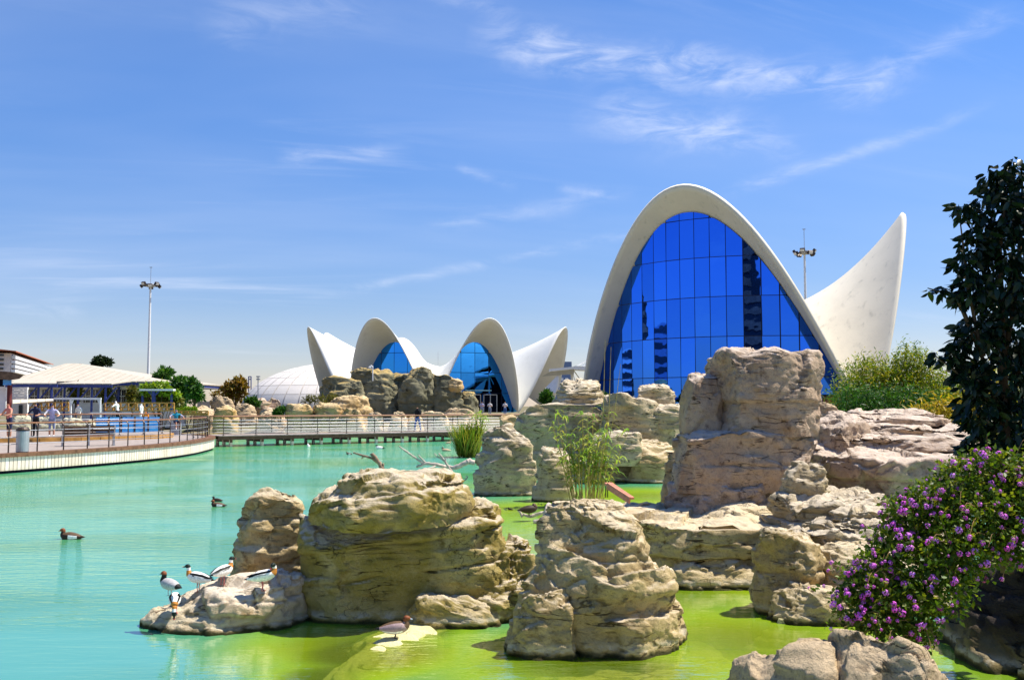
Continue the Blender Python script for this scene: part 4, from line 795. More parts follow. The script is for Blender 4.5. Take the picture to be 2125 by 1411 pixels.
# bench
bench = thing('bench', 'dark slatted wooden bench with steel ends facing away from the pond', 'bench', on(182, 925, ZD), R(31))
def lp(name, m, fn, parent): mb = MB(); fn(mb); return mb.build(name, M[m], parent)
for sx_ in (-1.05, 0.02, 1.09):
    lp('bench_end', 'grey_metal', lambda b: [b.beam((sx_, -0.02, 0), (sx_, -0.02, 0.42), 0.07, 0.30), b.beam((sx_, -0.16, 0.38), (sx_, -0.32, 0.92), 0.06, 0.07), b.beam((sx_, -0.2, 0.40), (sx_, 0.40, 0.42), 0.06, 0.07), b.beam((sx_, -0.25, 0.02), (sx_, 0.25, 0.02), 0.08, 0.05)], bench)
for k in range(4): lp('seat_slat', 'wood_rail', lambda b: b.box((0.02, -0.10 + 0.14 * k, 0.46), (2.2, 0.12, 0.035)), bench)
for k in range(3):
    for sx_ in (-0.515, 0.555): lp('back_slat', 'wood_dark', lambda b: b.box((sx_, -0.215 - 0.045 * k, 0.56 + 0.145 * k), (1.02, 0.035, 0.125)), bench)
# litter bin
bn_ = thing('litter_bin', 'tall brushed steel litter bin with dark lid behind the railing', 'bin', on(46, 941, ZD))
lp('bin_body', 'grey_metal', lambda b: b.lathe((0, 0, 0.06), [(0.22, 0), (0.23, 0.02), (0.23, 0.78), (0.22, 0.80)], 20), bn_); lp('lid', 'bronze', lambda b: b.lathe((0, 0, 0.87), [(0.24, 0), (0.24, 0.05), (0.16, 0.13), (0.02, 0.14)], 20), bn_)
lp('foot', 'bronze', lambda b: b.lathe((0, 0, 0), [(0.2, 0), (0.2, 0.06)], 16), bn_)
# pool-side boulders behind the inner rail
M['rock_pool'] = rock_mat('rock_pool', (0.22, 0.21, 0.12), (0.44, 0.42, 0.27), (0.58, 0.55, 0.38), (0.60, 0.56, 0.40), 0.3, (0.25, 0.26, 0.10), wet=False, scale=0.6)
for i, (rows, lb) in enumerate((([(862, 34, 56), (870, 26, 66), (898, 22, 70)], 'grey-green pool boulder between the leaning woman and the bench'), ([(866, 84, 108), (874, 78, 116), (898, 74, 120)], 'grey-green pool boulder behind the man in the dark shirt'),
                               ([(868, 130, 168), (876, 122, 178), (898, 118, 182)], 'widest grey-green pool boulder above the bench'), ([(872, 182, 194), (880, 178, 200), (898, 174, 202)], 'small grey-green pool boulder next to the blue pool window'))):
    boulder(lb, rows, 60, 'rock_pool', seed=120 + i, layers=0, ratio=0.8, res=0.0018, zbase=0.6, power=2.2)
def sub(parent, name, m, thing_, fn): mb = MB(thing_.location); fn(mb); return mb.build(name, M[m], parent)
# ================================================================== PAVILION, KIOSK AND FLATS ON THE LEFT
M['roof_pale'] = mat('pale_roof_sheet', (0.50, 0.44, 0.35), 0.6, 0.3, var=0.06, nscale=1.5)
M['wall_white'] = mat('white_boards', (0.74, 0.74, 0.74), 0.7, 0.3, var=0.05)
M['wall_shade'] = mat('shaded_white_boards', (0.36, 0.36, 0.40), 0.8, 0.2, var=0.08)  # darker copy of the white boards: eave shade put into the soffit colour
M['blue_steel'] = mat('navy_steel', (0.03, 0.05, 0.22), 0.5, 0.4)
M['window_dark'] = mat('dark_window', (0.012, 0.018, 0.03), 0.08, 0.6)
pav = thing('pavilion', 'long white pavilion with a broad pale hipped sheet roof on navy brackets', 'building', (at(170, 842, 84).x, 84, 0.5))
yA, yB = 77.0, 93.0; xA, xB = at(6, 790, yA).x, at(338, 790, yA).x; ze = at(200, 791, yA).z; zr = at(155, 754, 85).z; rx0, rx1 = at(88, 760, 85).x + 1, at(168, 760, 85).x
def hip(parent, x0, x1, y0, y1, ze, rx0, rx1, zr, npan, th=0.10):
    o = Vector(parent.location); yr = (y0 + y1) / 2
    def quad(a, b, c, d, name='roof_panel'):
        a, b, c, d = map(Vector, (a, b, c, d)); n = (b - a).cross(d - a).normalized()
        if n.z < 0: n = -n
        P = [a, b, c, d]; Q = [p - n * th for p in P]; mb = MB(o); mb.add(P + Q, [(0, 1, 2, 3), (7, 6, 5, 4)] + [(k, k + 4, (k + 1) % 4 + 4, (k + 1) % 4) for k in range(4)]); mb.build(name, M['roof_pale'], parent)
    g = 0.004
    zt_ = lambda x: max(0.0, min(1.0, (x - x0) / (rx0 - x0), (x1 - x) / (x1 - rx1)))
    W_ = (x1 - x0) / npan
    for i in range(npan):
        xa, xb = x0 + W_ * i + 0.035, x0 + W_ * (i + 1) - 0.035; ta, tb = zt_(xa), zt_(xb)
        for ya in (y0, y1): quad((xa, ya, ze), (xb, ya, ze), (xb, ya + (yr - ya) * tb, ze + (zr - ze) * tb), (xa, ya + (yr - ya) * ta, ze + (zr - ze) * ta))
    for xe, rx in ((x0, rx0), (x1, rx1)):
        for i in range(8):
            y_a, y_b = y0 + (y1 - y0) * i / 8 + 0.02, y0 + (y1 - y0) * (i + 1) / 8 - 0.02; tf = lambda y: 1 - abs(y - yr) / (y1 - yr)
            quad((xe, y_a, ze), (xe, y_b, ze), (xe + (rx - xe) * tf(y_b), y_b, ze + (zr - ze) * tf(y_b)), (xe + (rx - xe) * tf(y_a), y_a, ze + (zr - ze) * tf(y_a)))
part(pav, 'roof_underlay', 'wood_dark', lambda b: b.add([(xA + .2, yA + .2, ze - 0.16), (xB - .2, yA + .2, ze - 0.16), (at(164, 760, 85).x, 85, zr - 0.16), (at(138, 760, 85).x, 85, zr - 0.16)], [(0, 1, 2, 3)]))
hip(pav, xA, xB, yA, yB, ze, at(138, 760, 85).x, at(164, 760, 85).x, zr, 18)
part(pav, 'fascia', 'blue_steel', lambda b: [b.beam((xA + .1, yA + 0.12, ze - 0.2), (xB - .1, yA + 0.12, ze - 0.2), 0.1, 0.22), b.beam((xB - 0.12, yA + .2, ze - 0.2), (xB - 0.12, yB, ze - 0.2), 0.1, 0.22)])
part(pav, 'soffit', 'wall_shade', lambda b: b.box(((xA + xB) / 2, (yA + yB) / 2, ze - 0.36), (xB - xA - 0.6, yB - yA - 0.6, 0.06)))
yw = 79.4; wx0, wx1 = at(60, 800, yw).x, at(290, 800, yw).x
part(pav, 'wall', 'wall_white', lambda b: b.box(((wx0 + wx1) / 2, (yw + yB - 2) / 2, (ze - 0.4 + 0.6) / 2), (wx1 - wx0, yB - 2 - yw, ze - 0.4 - 0.6)))
for px in (232, 240.5, 251, 260, 269.5, 278):
    p = at(px, 798, yw - 0.03); f = part(pav, 'window', 'window_dark', lambda b: b.box(p, (0.30, 0.05, 0.32)))
for px in (62, 72, 92, 102, 112, 124, 178, 188, 198, 208, 240, 252, 262):
    p = at(px, 822, yw - 0.03); wdw = part(pav, 'window', 'window_dark', lambda b: b.box(p, (0.34, 0.05, 1.05))); sub(wdw, 'window_frame', 'wall_white', pav, lambda b: [b.box(p + Vector((0, -0.04, 0)), (0.36, 0.04, 0.05)), b.box(p + Vector((0, -0.042, 0)), (0.04, 0.04, 1.05))])
for px in (228, 288): 
    p = at(px, 792, yA + 0.5); q = at(px, 806, yw); part(pav, 'bracket', 'blue_steel', lambda b: [b.beam((p.x, yw, ze - 1.5), (p.x + 0.02, yA + 0.4, ze - 0.42), 0.10, 0.12), b.beam((p.x - 0.01, yw - 0.08, 0.9), (p.x - 0.01, yw - 0.08, ze - 0.4), 0.16, 0.14)])
for px in (30, 60, 105, 165, 225, 292):
    p = at(px, 788, yA); part(pav, 'rafter_end', 'wall_white', lambda b: b.box((p.x, yA + 0.25, ze - 0.35), (0.20, 0.5, 0.22)))
# lean-to roofs stepping down to the left
for i, (a_, b_, yv, yt) in enumerate(((118, 232, 795.5, 790), (10, 118, 795, 780))):
    p0, p1 = at(a_, yv, 71 + i * -1.0), at(b_, yv, 71 + i * -1.0); zt = at(a_, yt, 75).z; n = 6
    for k in range(n):
        f0, f1 = k / n + 0.004, (k + 1) / n - 0.004; x0, x1 = p0.x + (p1.x - p0.x) * f0, p0.x + (p1.x - p0.x) * f1
        xt0, xt1 = x0 - (2.6 * f0 if i else 0.2), x1 - (2.6 * f1 if i else 0.2)
        part(pav, 'roof_panel', 'roof_pale', lambda b: b.add([(x0, p0.y, p0.z), (x1, p0.y, p0.z), (xt1, 75.2, zt), (xt0, 75.2, zt), (x0, p0.y, p0.z - 0.08), (x1, p0.y, p0.z - 0.08), (xt1, 75.2, zt - 0.08), (xt0, 75.2, zt - 0.08)], [(0, 1, 2, 3), (7, 6, 5, 4), (0, 4, 5, 1), (1, 5, 6, 2), (2, 6, 7, 3), (3, 7, 4, 0)]))
    part(pav, 'fascia', 'blue_steel', lambda b: b.beam((p0.x, p0.y + 0.1, p0.z - 0.2), (p1.x, p0.y + 0.1, p0.z - 0.2), 0.08, 0.2))
    for k in range(4):
        x = p0.x + (p1.x - p0.x) * (k + 0.4) / 4; part(pav, 'post', 'blue_steel', lambda b: [b.beam((x, p0.y + 0.4, 0.8), (x, p0.y + 0.4, p0.z - 0.1), 0.12, 0.12), b.beam((x, p0.y + 0.4, p0.z - 1.3), (x + 0.8, p0.y + 0.4, p0.z - 0.3), 0.08, 0.1)])
# kiosk at the frame edge
kio = thing('kiosk', 'white clapboard kiosk with dark red post, curved brown roof and cream awning', 'kiosk', (at(10, 842, 64).x, 64, 0.7))
M['red_post'] = mat('oxblood_post', (0.10, 0.012, 0.012), 0.5); M['roof_brown'] = mat('brown_roof', (0.13, 0.085, 0.05), 0.8, var=0.35, nscale=3); M['awning'] = mat('cream_awning', (0.72, 0.62, 0.46), 0.8, var=0.05)
def slab(parent, name, m, x0, x1, y0, y1, Y, th): p, q = at(x0, y1, Y), at(x1, y0, Y); return part(parent, name, m, lambda b: b.box(((p.x + q.x) / 2, Y + th / 2, (p.z + q.z) / 2), (q.x - p.x, th, q.z - p.z)))
nb_ = 9
for k in range(nb_): slab(kio, 'clapboard', 'wall_white', -60, 12, 803 + 6.6 * k + 0.4, 803 + 6.6 * (k + 1), 64 - 0.02 * (k % 2), 0.1)
for k in range(6): slab(kio, 'clapboard', 'wall_white', 22, 57, 803 + 6.0 * k + 0.4, 803 + 6.0 * (k + 1), 66 - 0.02 * (k % 2), 0.1)
slab(kio, 'wall', 'wall_white', 22, 57, 839, 870, 66, 0.2); slab(kio, 'doorway', 'window_dark', 38, 46, 840, 868, 65.85, 0.1)
slab(kio, 'post', 'red_post', 12.5, 21, 797, 872, 63.6, 0.3); slab(kio, 'screen', 'pool_glass', 6, 22, 783, 799, 62.8, 0.15); slab(kio, 'screen_bracket', 'void', -6, 6, 785, 802, 62.9, 0.2)
pts = [(-40, 774), (0, 770), (25, 772), (40, 777), (49, 779), (40, 786), (20, 789), (0, 787), (-40, 787)]
mb = MB(kio.location); P = [at(x, y, 62.6) for x, y in pts] + [at(x, y, 65.4) for x, y in pts]; n = len(pts)
mb.add(P, [tuple(range(n)), tuple(range(n, 2 * n))[::-1]] + [(k, k + n, (k + 1) % n + n, (k + 1) % n) for k in range(n)]); mb.build('roof', M['roof_brown'], kio)
for k in range(5):
    x0, x1 = 26 + 17 * k + 0.4, 26 + 17 * (k + 1) - 0.4
    a1, b1, c1, d1 = at(x0, 829 - k * 0.4, 65.6), at(x1, 829 - k * 0.4, 65.6), at(x1, 836 - k * 1.2, 63.5), at(x0, 837 - k * 1.2, 63.5)
    part(kio, 'awning_panel', 'awning', lambda b: b.add([a1, b1, c1, d1] + [v - Vector((0, 0, 0.05)) for v in (a1, b1, c1, d1)], [(0, 1, 2, 3), (7, 6, 5, 4), (0, 4, 5, 1), (1, 5, 6, 2), (2, 6, 7, 3), (3, 7, 4, 0)]))
gate = thing('white_frame', 'slim white goal-like metal frame on the terrace', 'frame', at(180, 866, 66) - Vector((0, 0, 0.3)))
part(gate, 'crossbar', 'white_metal', lambda b: b.beam(at(112, 827, 66), at(210, 827.5, 66), 0.12, 0.14))
for x, x2 in ((146.5, 152), (208, 203)):
    part(gate, 'upright', 'white_metal', lambda b: b.beam(at(x, 828.5, 66), at(x, 868, 66), 0.10, 0.10)); part(gate, 'brace', 'white_metal', lambda b: b.beam(at(x2, 829, 65.97), at(x + (x2 - x) * 0.1, 842, 65.97), 0.06, 0.06))
# timber fences
def timber_fence(label, x0, x1, y0, y1, Y, n, loc=None):
    root = thing('timber_fence', label, 'fence', at((x0 + x1) / 2, y1, Y), group=None)
    for yy in (y0, (y0 + y1) / 2 + 1, y1 - 1): part(root, 'rail', 'wood_ochre', lambda b: b.beam(at(x0, yy, Y), at(x1, yy, Y), 0.08, 0.09))
    for k in range(n + 1):
        x = x0 + (x1 - x0) * k / n; part(root, 'post', 'wood_ochre', lambda b: b.beam(at(x, y0, Y + 0.08), at(x, y1, Y + 0.08), 0.09, 0.09))
        if k < n: part(root, 'brace', 'wood_ochre', lambda b: b.beam(at(x + 1.5, y1 - 1, Y + 0.17), at(x + (x1 - x0) / n - 1.5, y0 + 1, Y + 0.17), 0.06, 0.07))
timber_fence('ochre cross-braced timber fence below the pergola shrubs', 284, 361, 836, 853, 68, 5)
timber_fence('ochre cross-braced timber fence behind the leaning visitors', 58, 142, 835, 853, 70, 6)
timber_fence('low ochre timber fence near the clipped hedge', 362, 432, 853, 861, 69, 5)
timber_fence('ochre cross-braced timber fence behind the helmeted cyclist', 218, 282, 836, 853, 69.5, 4)
# pergola
per = thing('pergola', 'blue steel pergola post with white beam among the vines', 'pergola', at(319, 842, 72) - Vector((0, 0, 1.5)))
part(per, 'post', 'blue_steel', lambda b: b.beam(at(319, 838, 72), at(319, 810, 72), 0.22, 0.22)); part(per, 'roof_beam', 'white_metal', lambda b: b.beam(at(292, 809, 72), at(362, 809, 72), 0.5, 0.14))
for x in (308, 330): part(per, 'brace', 'blue_steel', lambda b: b.beam(at(319, 822, 72), at(x, 811.5, 72), 0.12, 0.12))
for x in (296, 356): part(per, 'side_post', 'blue_steel', lambda b: b.beam(at(x, 852, 72.3), at(x, 810, 72.3), 0.14, 0.14))
# far flats
fl = thing('apartment_block', 'distant white apartment block with red tiled roof over the pavilion', 'building', (at(45, 842, 260).x, 266, 1))
M['flat_wall'] = mat('flat_render', (0.70, 0.62, 0.58), 0.85, var=0.08); M['tile_red'] = mat('red_tiles', (0.50, 0.16, 0.08), 0.85, var=0.2); M['flat_band'] = mat('brown_shutters', (0.30, 0.13, 0.08), 0.8, var=0.3, nscale=0.8)
FA, FB = at(22, 760, 252), at(101, 760, 330); fz = lambda y: at(22, y, 252).z
fd = (Vector((FB.x, FB.y, 0)) - Vector((FA.x, FA.y, 0))); fdn = fd.normalized(); fn_ = Vector((fdn.y, -fdn.x, 0)); FL = fd.length
def fp(s, off, z): return Vector((FA.x, FA.y, 0)) + fdn * (s * FL) + fn_ * off + Vector((0, 0, z))
part(fl, 'wall', 'flat_wall', lambda b: b.add([fp(0, 0, 0), fp(1, 0, 0), fp(1, -14, 0), fp(0, -14, 0), fp(0, 0, fz(733)), fp(1, 0, fz(733)), fp(1, -14, fz(733)), fp(0, -14, fz(733))], [(0, 1, 5, 4), (1, 2, 6, 5), (2, 3, 7, 6), (3, 0, 4, 7), (4, 5, 6, 7)]))
part(fl, 'roof', 'tile_red', lambda b: b.add([fp(-0.03, 1.5, fz(729)), fp(1.0, 1.5, fz(729)), fp(1.0, -8, fz(721)), fp(-0.03, -8, fz(721)), fp(1.0, -15, fz(729)), fp(-0.03, -15, fz(729)), fp(-0.03, 1.5, fz(731)), fp(1.0, 1.5, fz(731))], [(0, 1, 2, 3), (3, 2, 4, 5), (6, 7, 1, 0), (0, 3, 5), (1, 4, 2)]))
for j, zy in enumerate((737, 746.5, 756, 765)):
    for i in range(9):
        s0 = 0.03 + i * 0.105; part(fl, 'window', 'flat_band' if j % 2 == 1 else 'window_dark', lambda b: b.add([fp(s0, 0.15, fz(zy + 2)), fp(s0 + 0.075, 0.15, fz(zy + 2)), fp(s0 + 0.075, 0.15, fz(zy - 2)), fp(s0, 0.15, fz(zy - 2))], [(0, 1, 2, 3)]))
    part(fl, 'balcony', 'wall_white', lambda b: b.beam(fp(0, 0.6, fz(zy + 4.2)), fp(1, 0.6, fz(zy + 4.2)), 1.0, 0.8))
for j, zy in enumerate((737, 746.5, 756, 765)):
    for k in range(3):
        d0 = -1.6 - 4.2 * k; part(fl, 'window', 'window_dark', lambda b: b.add([fp(-0.004, d0, fz(zy + 2.2)), fp(-0.004, d0 - 2.6, fz(zy + 2.2)), fp(-0.004, d0 - 2.6, fz(zy - 2.2)), fp(-0.004, d0, fz(zy - 2.2))], [(0, 1, 2, 3)]))
# light masts
def mast(label, px, ytop, yring, Y, lean=0, r0=0.32):
    base = at(px, 842, Y); base.z = 0.8; zt, zr_ = at(px, ytop, Y).z, at(px, yring, Y).z
    root = thing('light_mast', label, 'light mast', base); W = lambda z: (0, 0, z - base.z)
    lp('pole', 'white_metal', lambda b: b.tube([W(0.8), W(zr_)], [r0, r0 * 0.55], 12), root)
    lp('lightning_rod', 'grey_metal', lambda b: [b.tube([W(zr_), W(zt)], 0.05, 6), b.box(W(zt), (0.5, 0.2, 0.12))], root)
    lp('ring', 'grey_metal', lambda b: b.lathe(W(zr_), [(0.3, -0.4), (0.85, -0.3), (0.95, 0.1), (0.9, 0.25), (0.2, 0.3)], 18), root)
    for k in range(8):
        a = 2 * math.pi * k / 8 + 0.3; c_, s_ = math.cos(a), math.sin(a)
        fl8 = lp('floodlight', 'bronze', lambda b: [b.beam((0.8 * c_, 0.8 * s_, zr_ - base.z - 0.1), (1.45 * c_, 1.45 * s_, zr_ - base.z - 0.15 + 0.3 * (k % 2)), 0.12, 0.12), b.box((1.7 * c_, 1.7 * s_, zr_ - base.z - 0.25 + 0.45 * (k % 2)), (0.42, 0.85, 0.62), M=Matrix.Rotation(a, 3, 'Z') @ Matrix.Rotation(0.6, 3, 'Y'))], root)
        lp('lens', 'white_metal', lambda b: b.box((1.93 * c_, 1.93 * s_, zr_ - base.z - 0.36 + 0.45 * (k % 2)), (0.04, 0.7, 0.45), M=Matrix.Rotation(a, 3, 'Z') @ Matrix.Rotation(0.6, 3, 'Y')), fl8)
mast('slim tall white floodlight mast rising behind the pavilion roof', 306, 555, 592, 190)
mast('tall white floodlight mast rising behind the tall glass hall', 1676, 476, 524, 170)
lpost = thing('lamp_post', 'slim grey double-headed lamp post in front of the white dome', 'lamp post', (at(535, 842, 95).x, 95, 0.9))
part(lpost, 'pole', 'grey_metal', lambda b: b.tube([at(535.5, 848, 95), at(535.5, 781, 95)], 0.05, 8))
for yy in (781.5, 787): part(lpost, 'lamp_head', 'grey_metal', lambda b: b.beam(at(532.5, yy, 95), at(539.5, yy, 95), 0.3, 0.12))
ft = thing('steel_frame_tower', 'tiny dark lattice gantry on the skyline left of the dome', 'tower', (at(519, 842, 400).x, 400, 0))
for x in (516, 521): part(ft, 'leg', 'blue_steel', lambda b: b.beam(at(x, 842, 400), at(x, 781, 400), 0.35, 0.35))
for y in (781.5, 787): part(ft, 'crossbar', 'blue_steel', lambda b: b.beam(at(516, y, 400), at(521, y, 400), 0.4, 0.4))
bk = thing('bunker_wall', 'plain grey rendered wall among the shore boulders left of the autumn tree', 'wall', at(424, 850, 90))
M['render_grey'] = mat('grey_render', (0.5, 0.47, 0.45), 0.9); slab(bk, 'wall_face', 'render_grey', 409, 436, 833, 856, 90, 3.0)
cam_p = thing('security_camera', 'small white dome camera on a pole on the crest of the dark cliff', 'camera', at(772, 776, 93))
part(cam_p, 'pole', 'white_metal', lambda b: b.tube([at(773.5, 790, 93), at(773.5, 761, 93), at(770, 758.5, 93), at(768, 760, 93)], 0.06, 6)); part(cam_p, 'camera_dome', 'white_metal', lambda b: b.lathe(at(768, 763.5, 93), [(0.02, -0.15), (0.14, -0.05), (0.16, 0.1), (0.05, 0.16)], 10))
# towers of the city across the road, behind the viewer: they show only in the mirror glass
def tower(label, x, y, w, d, h, m, floors):
    root = thing('tower_block', label, 'building', (x, y, 0.9)); lp('wall', m, lambda b: b.box((0, 0, h / 2), (w, d, h)), root)
    for k in range(floors): lp('window_band', 'window_dark' if m != 'dark_tower' else 'flat_band', lambda b: b.box((0, d / 2 + 0.02, (k + 0.55) * h / floors), (w * 0.92, 0.3, h / floors * 0.5)), root)
M['dark_tower'] = mat('dark_cladding', (0.02, 0.02, 0.025), 0.6)
def mirror_spot(px, dist):      # where a thing seen in the hall's bowed glass at column px stands
    best = None
    for v in np.linspace(-13, 13, 261):
        u = 10.4 + 7.4 * (1 - (v / 13.5) ** 2); p = Vector((C1[0] + u * math.cos(PH1) - v * math.sin(PH1), C1[1] + u * math.sin(PH1) + v * math.cos(PH1), 0))
        e = abs(1062.5 + FPX * p.x / p.y - px)
        if best is None or e < best[0]: best = (e, v, p)
    _, v, p = best; an = PH1 + math.atan(2 * 7.4 * v / 13.5 ** 2); n = Vector((math.cos(an), math.sin(an), 0)); d = p.normalized(); r = d - 2 * d.dot(n) * n
    return p + r * dist, math.atan2(r.y, r.x) + math.pi / 2
for (px, dist, w_, h_, m, fl_, lb) in ((1356, 230, 17, 56, 'dark_tower', 12, 'dark high-rise tower mirrored in the left of the hall glass'), (1530, 230, 38, 66, 'dark_tower', 14, 'wide dark high-rise mirrored in a full-height pane column of the hall glass'),
                                   (1322, 240, 34, 22, 'wall_white', 6, 'white balconied block mirrored low at the left edge of the hall glass'), (1385, 230, 34, 27, 'office', 7, 'blue-grey block mirrored beside the dark tower in the hall glass')):
    p, a_ = mirror_spot(px, dist); root = thing('tower_block', lb, 'building', (p.x, p.y, 0.9), a_)
    lp('wall', m, lambda b: b.box((0, 0, h_ / 2), (w_, 12, h_)), root)
    for k in range(fl_): lp('window_band', 'window_dark' if m != 'dark_tower' else 'flat_band', lambda b: b.box((0, 6.05, (k + 0.55) * h_ / fl_), (w_ * 0.92, 0.3, h_ / fl_ * 0.5)), root); lp('window_band', 'window_dark' if m != 'dark_tower' else 'flat_band', lambda b: b.box((0, -6.05, (k + 0.55) * h_ / fl_), (w_ * 0.92, 0.3, h_ / fl_ * 0.5)), root)
# ================================================================== VEGETATION
def leaf_mat(name, cols, rough=0.5, trans=0.35, spec=0.3):
    t = NT(name); r = t.geo.outputs['Random Per Island']
    rp = t.n('ShaderNodeValToRGB'); rp.color_ramp.interpolation = 'LINEAR'
    e = rp.color_ramp.elements; e[0].position = 0; e[0].color = (*cols[0], 1); e[1].position = 1; e[1].color = (*cols[-1], 1)
    for i, c in enumerate(cols[1:-1]): q = e.new((i + 1) / (len(cols) - 1)); q.color = (*c, 1)
    t.put(rp.inputs[0], r); pb = t.pbsdf(rp.outputs[0], rough, spec)
    tr = t.n('ShaderNodeBsdfTranslucent'); t.put(tr.inputs[0], t.mix(1.0, rp.outputs[0], (1.3, 1.25, 0.6), 'MULTIPLY'))
    m = t.n('ShaderNodeMixShader'); m.inputs[0].default_value = trans; t.t.links.new(pb, m.inputs[1]); t.t.links.new(tr.outputs[0], m.inputs[2]); return t.done(m.outputs[0])
M['leaf_bamboo'] = leaf_mat('bamboo_leaf', [(0.05, 0.12, 0.008), (0.16, 0.26, 0.010), (0.30, 0.33, 0.012), (0.44, 0.36, 0.02)])
M['leaf_yellow'] = leaf_mat('yellow_bamboo_leaf', [(0.20, 0.17, 0.01), (0.42, 0.30, 0.015), (0.50, 0.38, 0.03)])
M['leaf_green'] = leaf_mat('green_leaf', [(0.015, 0.06, 0.012), (0.04, 0.13, 0.015), (0.08, 0.18, 0.02)])
M['leaf_dark'] = leaf_mat('dark_leaf', [(0.008, 0.022, 0.008), (0.015, 0.035, 0.012), (0.03, 0.055, 0.015)], 0.35, 0.15)
M['leaf_olive'] = leaf_mat('olive_leaf', [(0.05, 0.07, 0.012), (0.13, 0.13, 0.02), (0.19, 0.17, 0.03)])
M['leaf_autumn'] = leaf_mat('autumn_leaf', [(0.10, 0.05, 0.012), (0.22, 0.12, 0.015), (0.24, 0.17, 0.02), (0.12, 0.13, 0.015)])
M['leaf_lime'] = leaf_mat('lime_leaf', [(0.10, 0.20, 0.01), (0.20, 0.32, 0.015), (0.26, 0.34, 0.02)])
M['leaf_reed'] = leaf_mat('reed_leaf', [(0.10, 0.22, 0.012), (0.20, 0.34, 0.02), (0.32, 0.38, 0.04), (0.38, 0.33, 0.08)])
M['leaf_rush'] = leaf_mat('rush_leaf', [(0.05, 0.12, 0.008), (0.12, 0.22, 0.012), (0.24, 0.28, 0.02), (0.36, 0.27, 0.05)])
M['leaf_lantana'] = leaf_mat('lantana_leaf', [(0.025, 0.06, 0.006), (0.07, 0.14, 0.008), (0.14, 0.22, 0.012), (0.24, 0.26, 0.02)])
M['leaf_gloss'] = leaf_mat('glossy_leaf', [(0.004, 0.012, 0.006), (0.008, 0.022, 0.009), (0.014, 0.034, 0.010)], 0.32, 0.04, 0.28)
M['bark'] = mat('bark', (0.10, 0.07, 0.045), 0.9, 0.1, var=0.3, nscale=8, bump=0.5, bscale=25)
M['cane'] = mat('dry_cane', (0.46, 0.33, 0.10), 0.6, 0.3, var=0.3, nscale=4)
M['driftwood'] = mat('bleached_driftwood', (0.48, 0.40, 0.34), 0.85, 0.15, var=0.3, nscale=7, stretch=(1, 1, 3), bump=0.4)
M['driftwood_dark'] = mat('wet_driftwood', (0.24, 0.16, 0.11), 0.75, 0.2, var=0.35, nscale=7, bump=0.4)
def leaf_cloud(n, sampler, size, aspect=0.45, up=0.3, droop=0.0, rg=None, quad=True):
    """n leaf-shaped faces (two triangles folded on the midrib) at points of sampler(n) -> (points, outward)"""
    rg = rg or np.random.RandomState(5); p, o = sampler(n, rg)
    d = rg.normal(size=(n, 3)) + o * 0.9 + np.array([0, 0, -droop]); d /= np.linalg.norm(d, axis=1)[:, None]
    s = np.cross(d, rg.normal(size=(n, 3)) + np.array([0, 0, up * 3])); s /= np.linalg.norm(s, axis=1)[:, None] + 1e-9
    L = size * rg.uniform(0.6, 1.35, n)[:, None]; w = L * aspect / 2; nn = np.cross(d, s)
    a, b = p, p + d * L; m = p + d * L * 0.45; l, r = m + s * w - nn * w * 0.3, m - s * w - nn * w * 0.3
    V = np.stack([a, l, b, r], 1).reshape(-1, 3); k = np.arange(n)[:, None] * 4
    return V, np.concatenate([k + np.array([[0, 1, 2]]), k + np.array([[0, 2, 3]])], 0)
def blobs(bl, shell=0.65):
    c = np.array([b[:3] for b in bl], float); r = np.array([b[3:6] if len(b) > 4 else (b[3],) * 3 for b in bl], float); w = r.prod(1) ** (2 / 3); w /= w.sum()
    def f(n, rg):
        i = rg.choice(len(bl), n, p=w); d = rg.normal(size=(n, 3)); d /= np.linalg.norm(d, axis=1)[:, None]
        rad = rg.uniform(shell ** 2, 1, n) ** 0.5 * (1 + 0.12 * rg.normal(size=n)); return c[i] + d * r[i] * rad[:, None], d
    return f
def crown(parent, name, bl, n, size, m, aspect=0.45, seed=0, shell=0.6, droop=0.0, kind=None):
    V, F = leaf_cloud(n, blobs(bl, shell), size, aspect, rg=np.random.RandomState(seed), droop=droop); V = V - np.array(parent.location)
    o = place(name, tri_mesh(name, V, F), M[m], parent)
    if kind: o['kind'] = kind
    return o
def tree(label, px, ybase, Y, bl_px, n, size, m, trunk=0.12, name='tree', aspect=0.5, seed=0, zb=None, shell=0.5, cat='tree', zscale=0.8):
    base = at(px, ybase, Y); base.z = zb if zb is not None else 0.9
    root = thing(name, label, cat, base); k = Y / FPX; rg = np.random.RandomState(seed + 5)
    bl = []
    for (x, y, r) in bl_px:
        for j in range(4):
            p = at(x, y, Y); q = np.array(p) + rg.normal(size=3) * r * k * 0.45; rr = r * k * rg.uniform(0.42, 0.75); bl.append((*q, rr, rr, rr * zscale))
    top = Vector(np.mean([b[:3] for b in bl], 0)); mb = MB(base)
    mb.tube([base - Vector((0, 0, 0.3)), base.lerp(top, 0.5) + Vector((0.03 * Y * k, 0, 0)), top], [trunk, trunk * 0.8, trunk * 0.45], 8); mb.build('trunk', M['bark'], root, smooth=True)
    mb = MB(base)
    for b in bl[::2]: p = Vector(b[:3]); st = base.lerp(top, 0.55); mb.tube([st, st.lerp(p, 0.55) + Vector((0, 0, 0.05)), p], [trunk * 0.45, trunk * 0.3, trunk * 0.1], 5)
    mb.build('branches', M['bark'], root, smooth=True)
    crown(root, 'crown', bl, n, size, m, aspect, seed, shell); return root
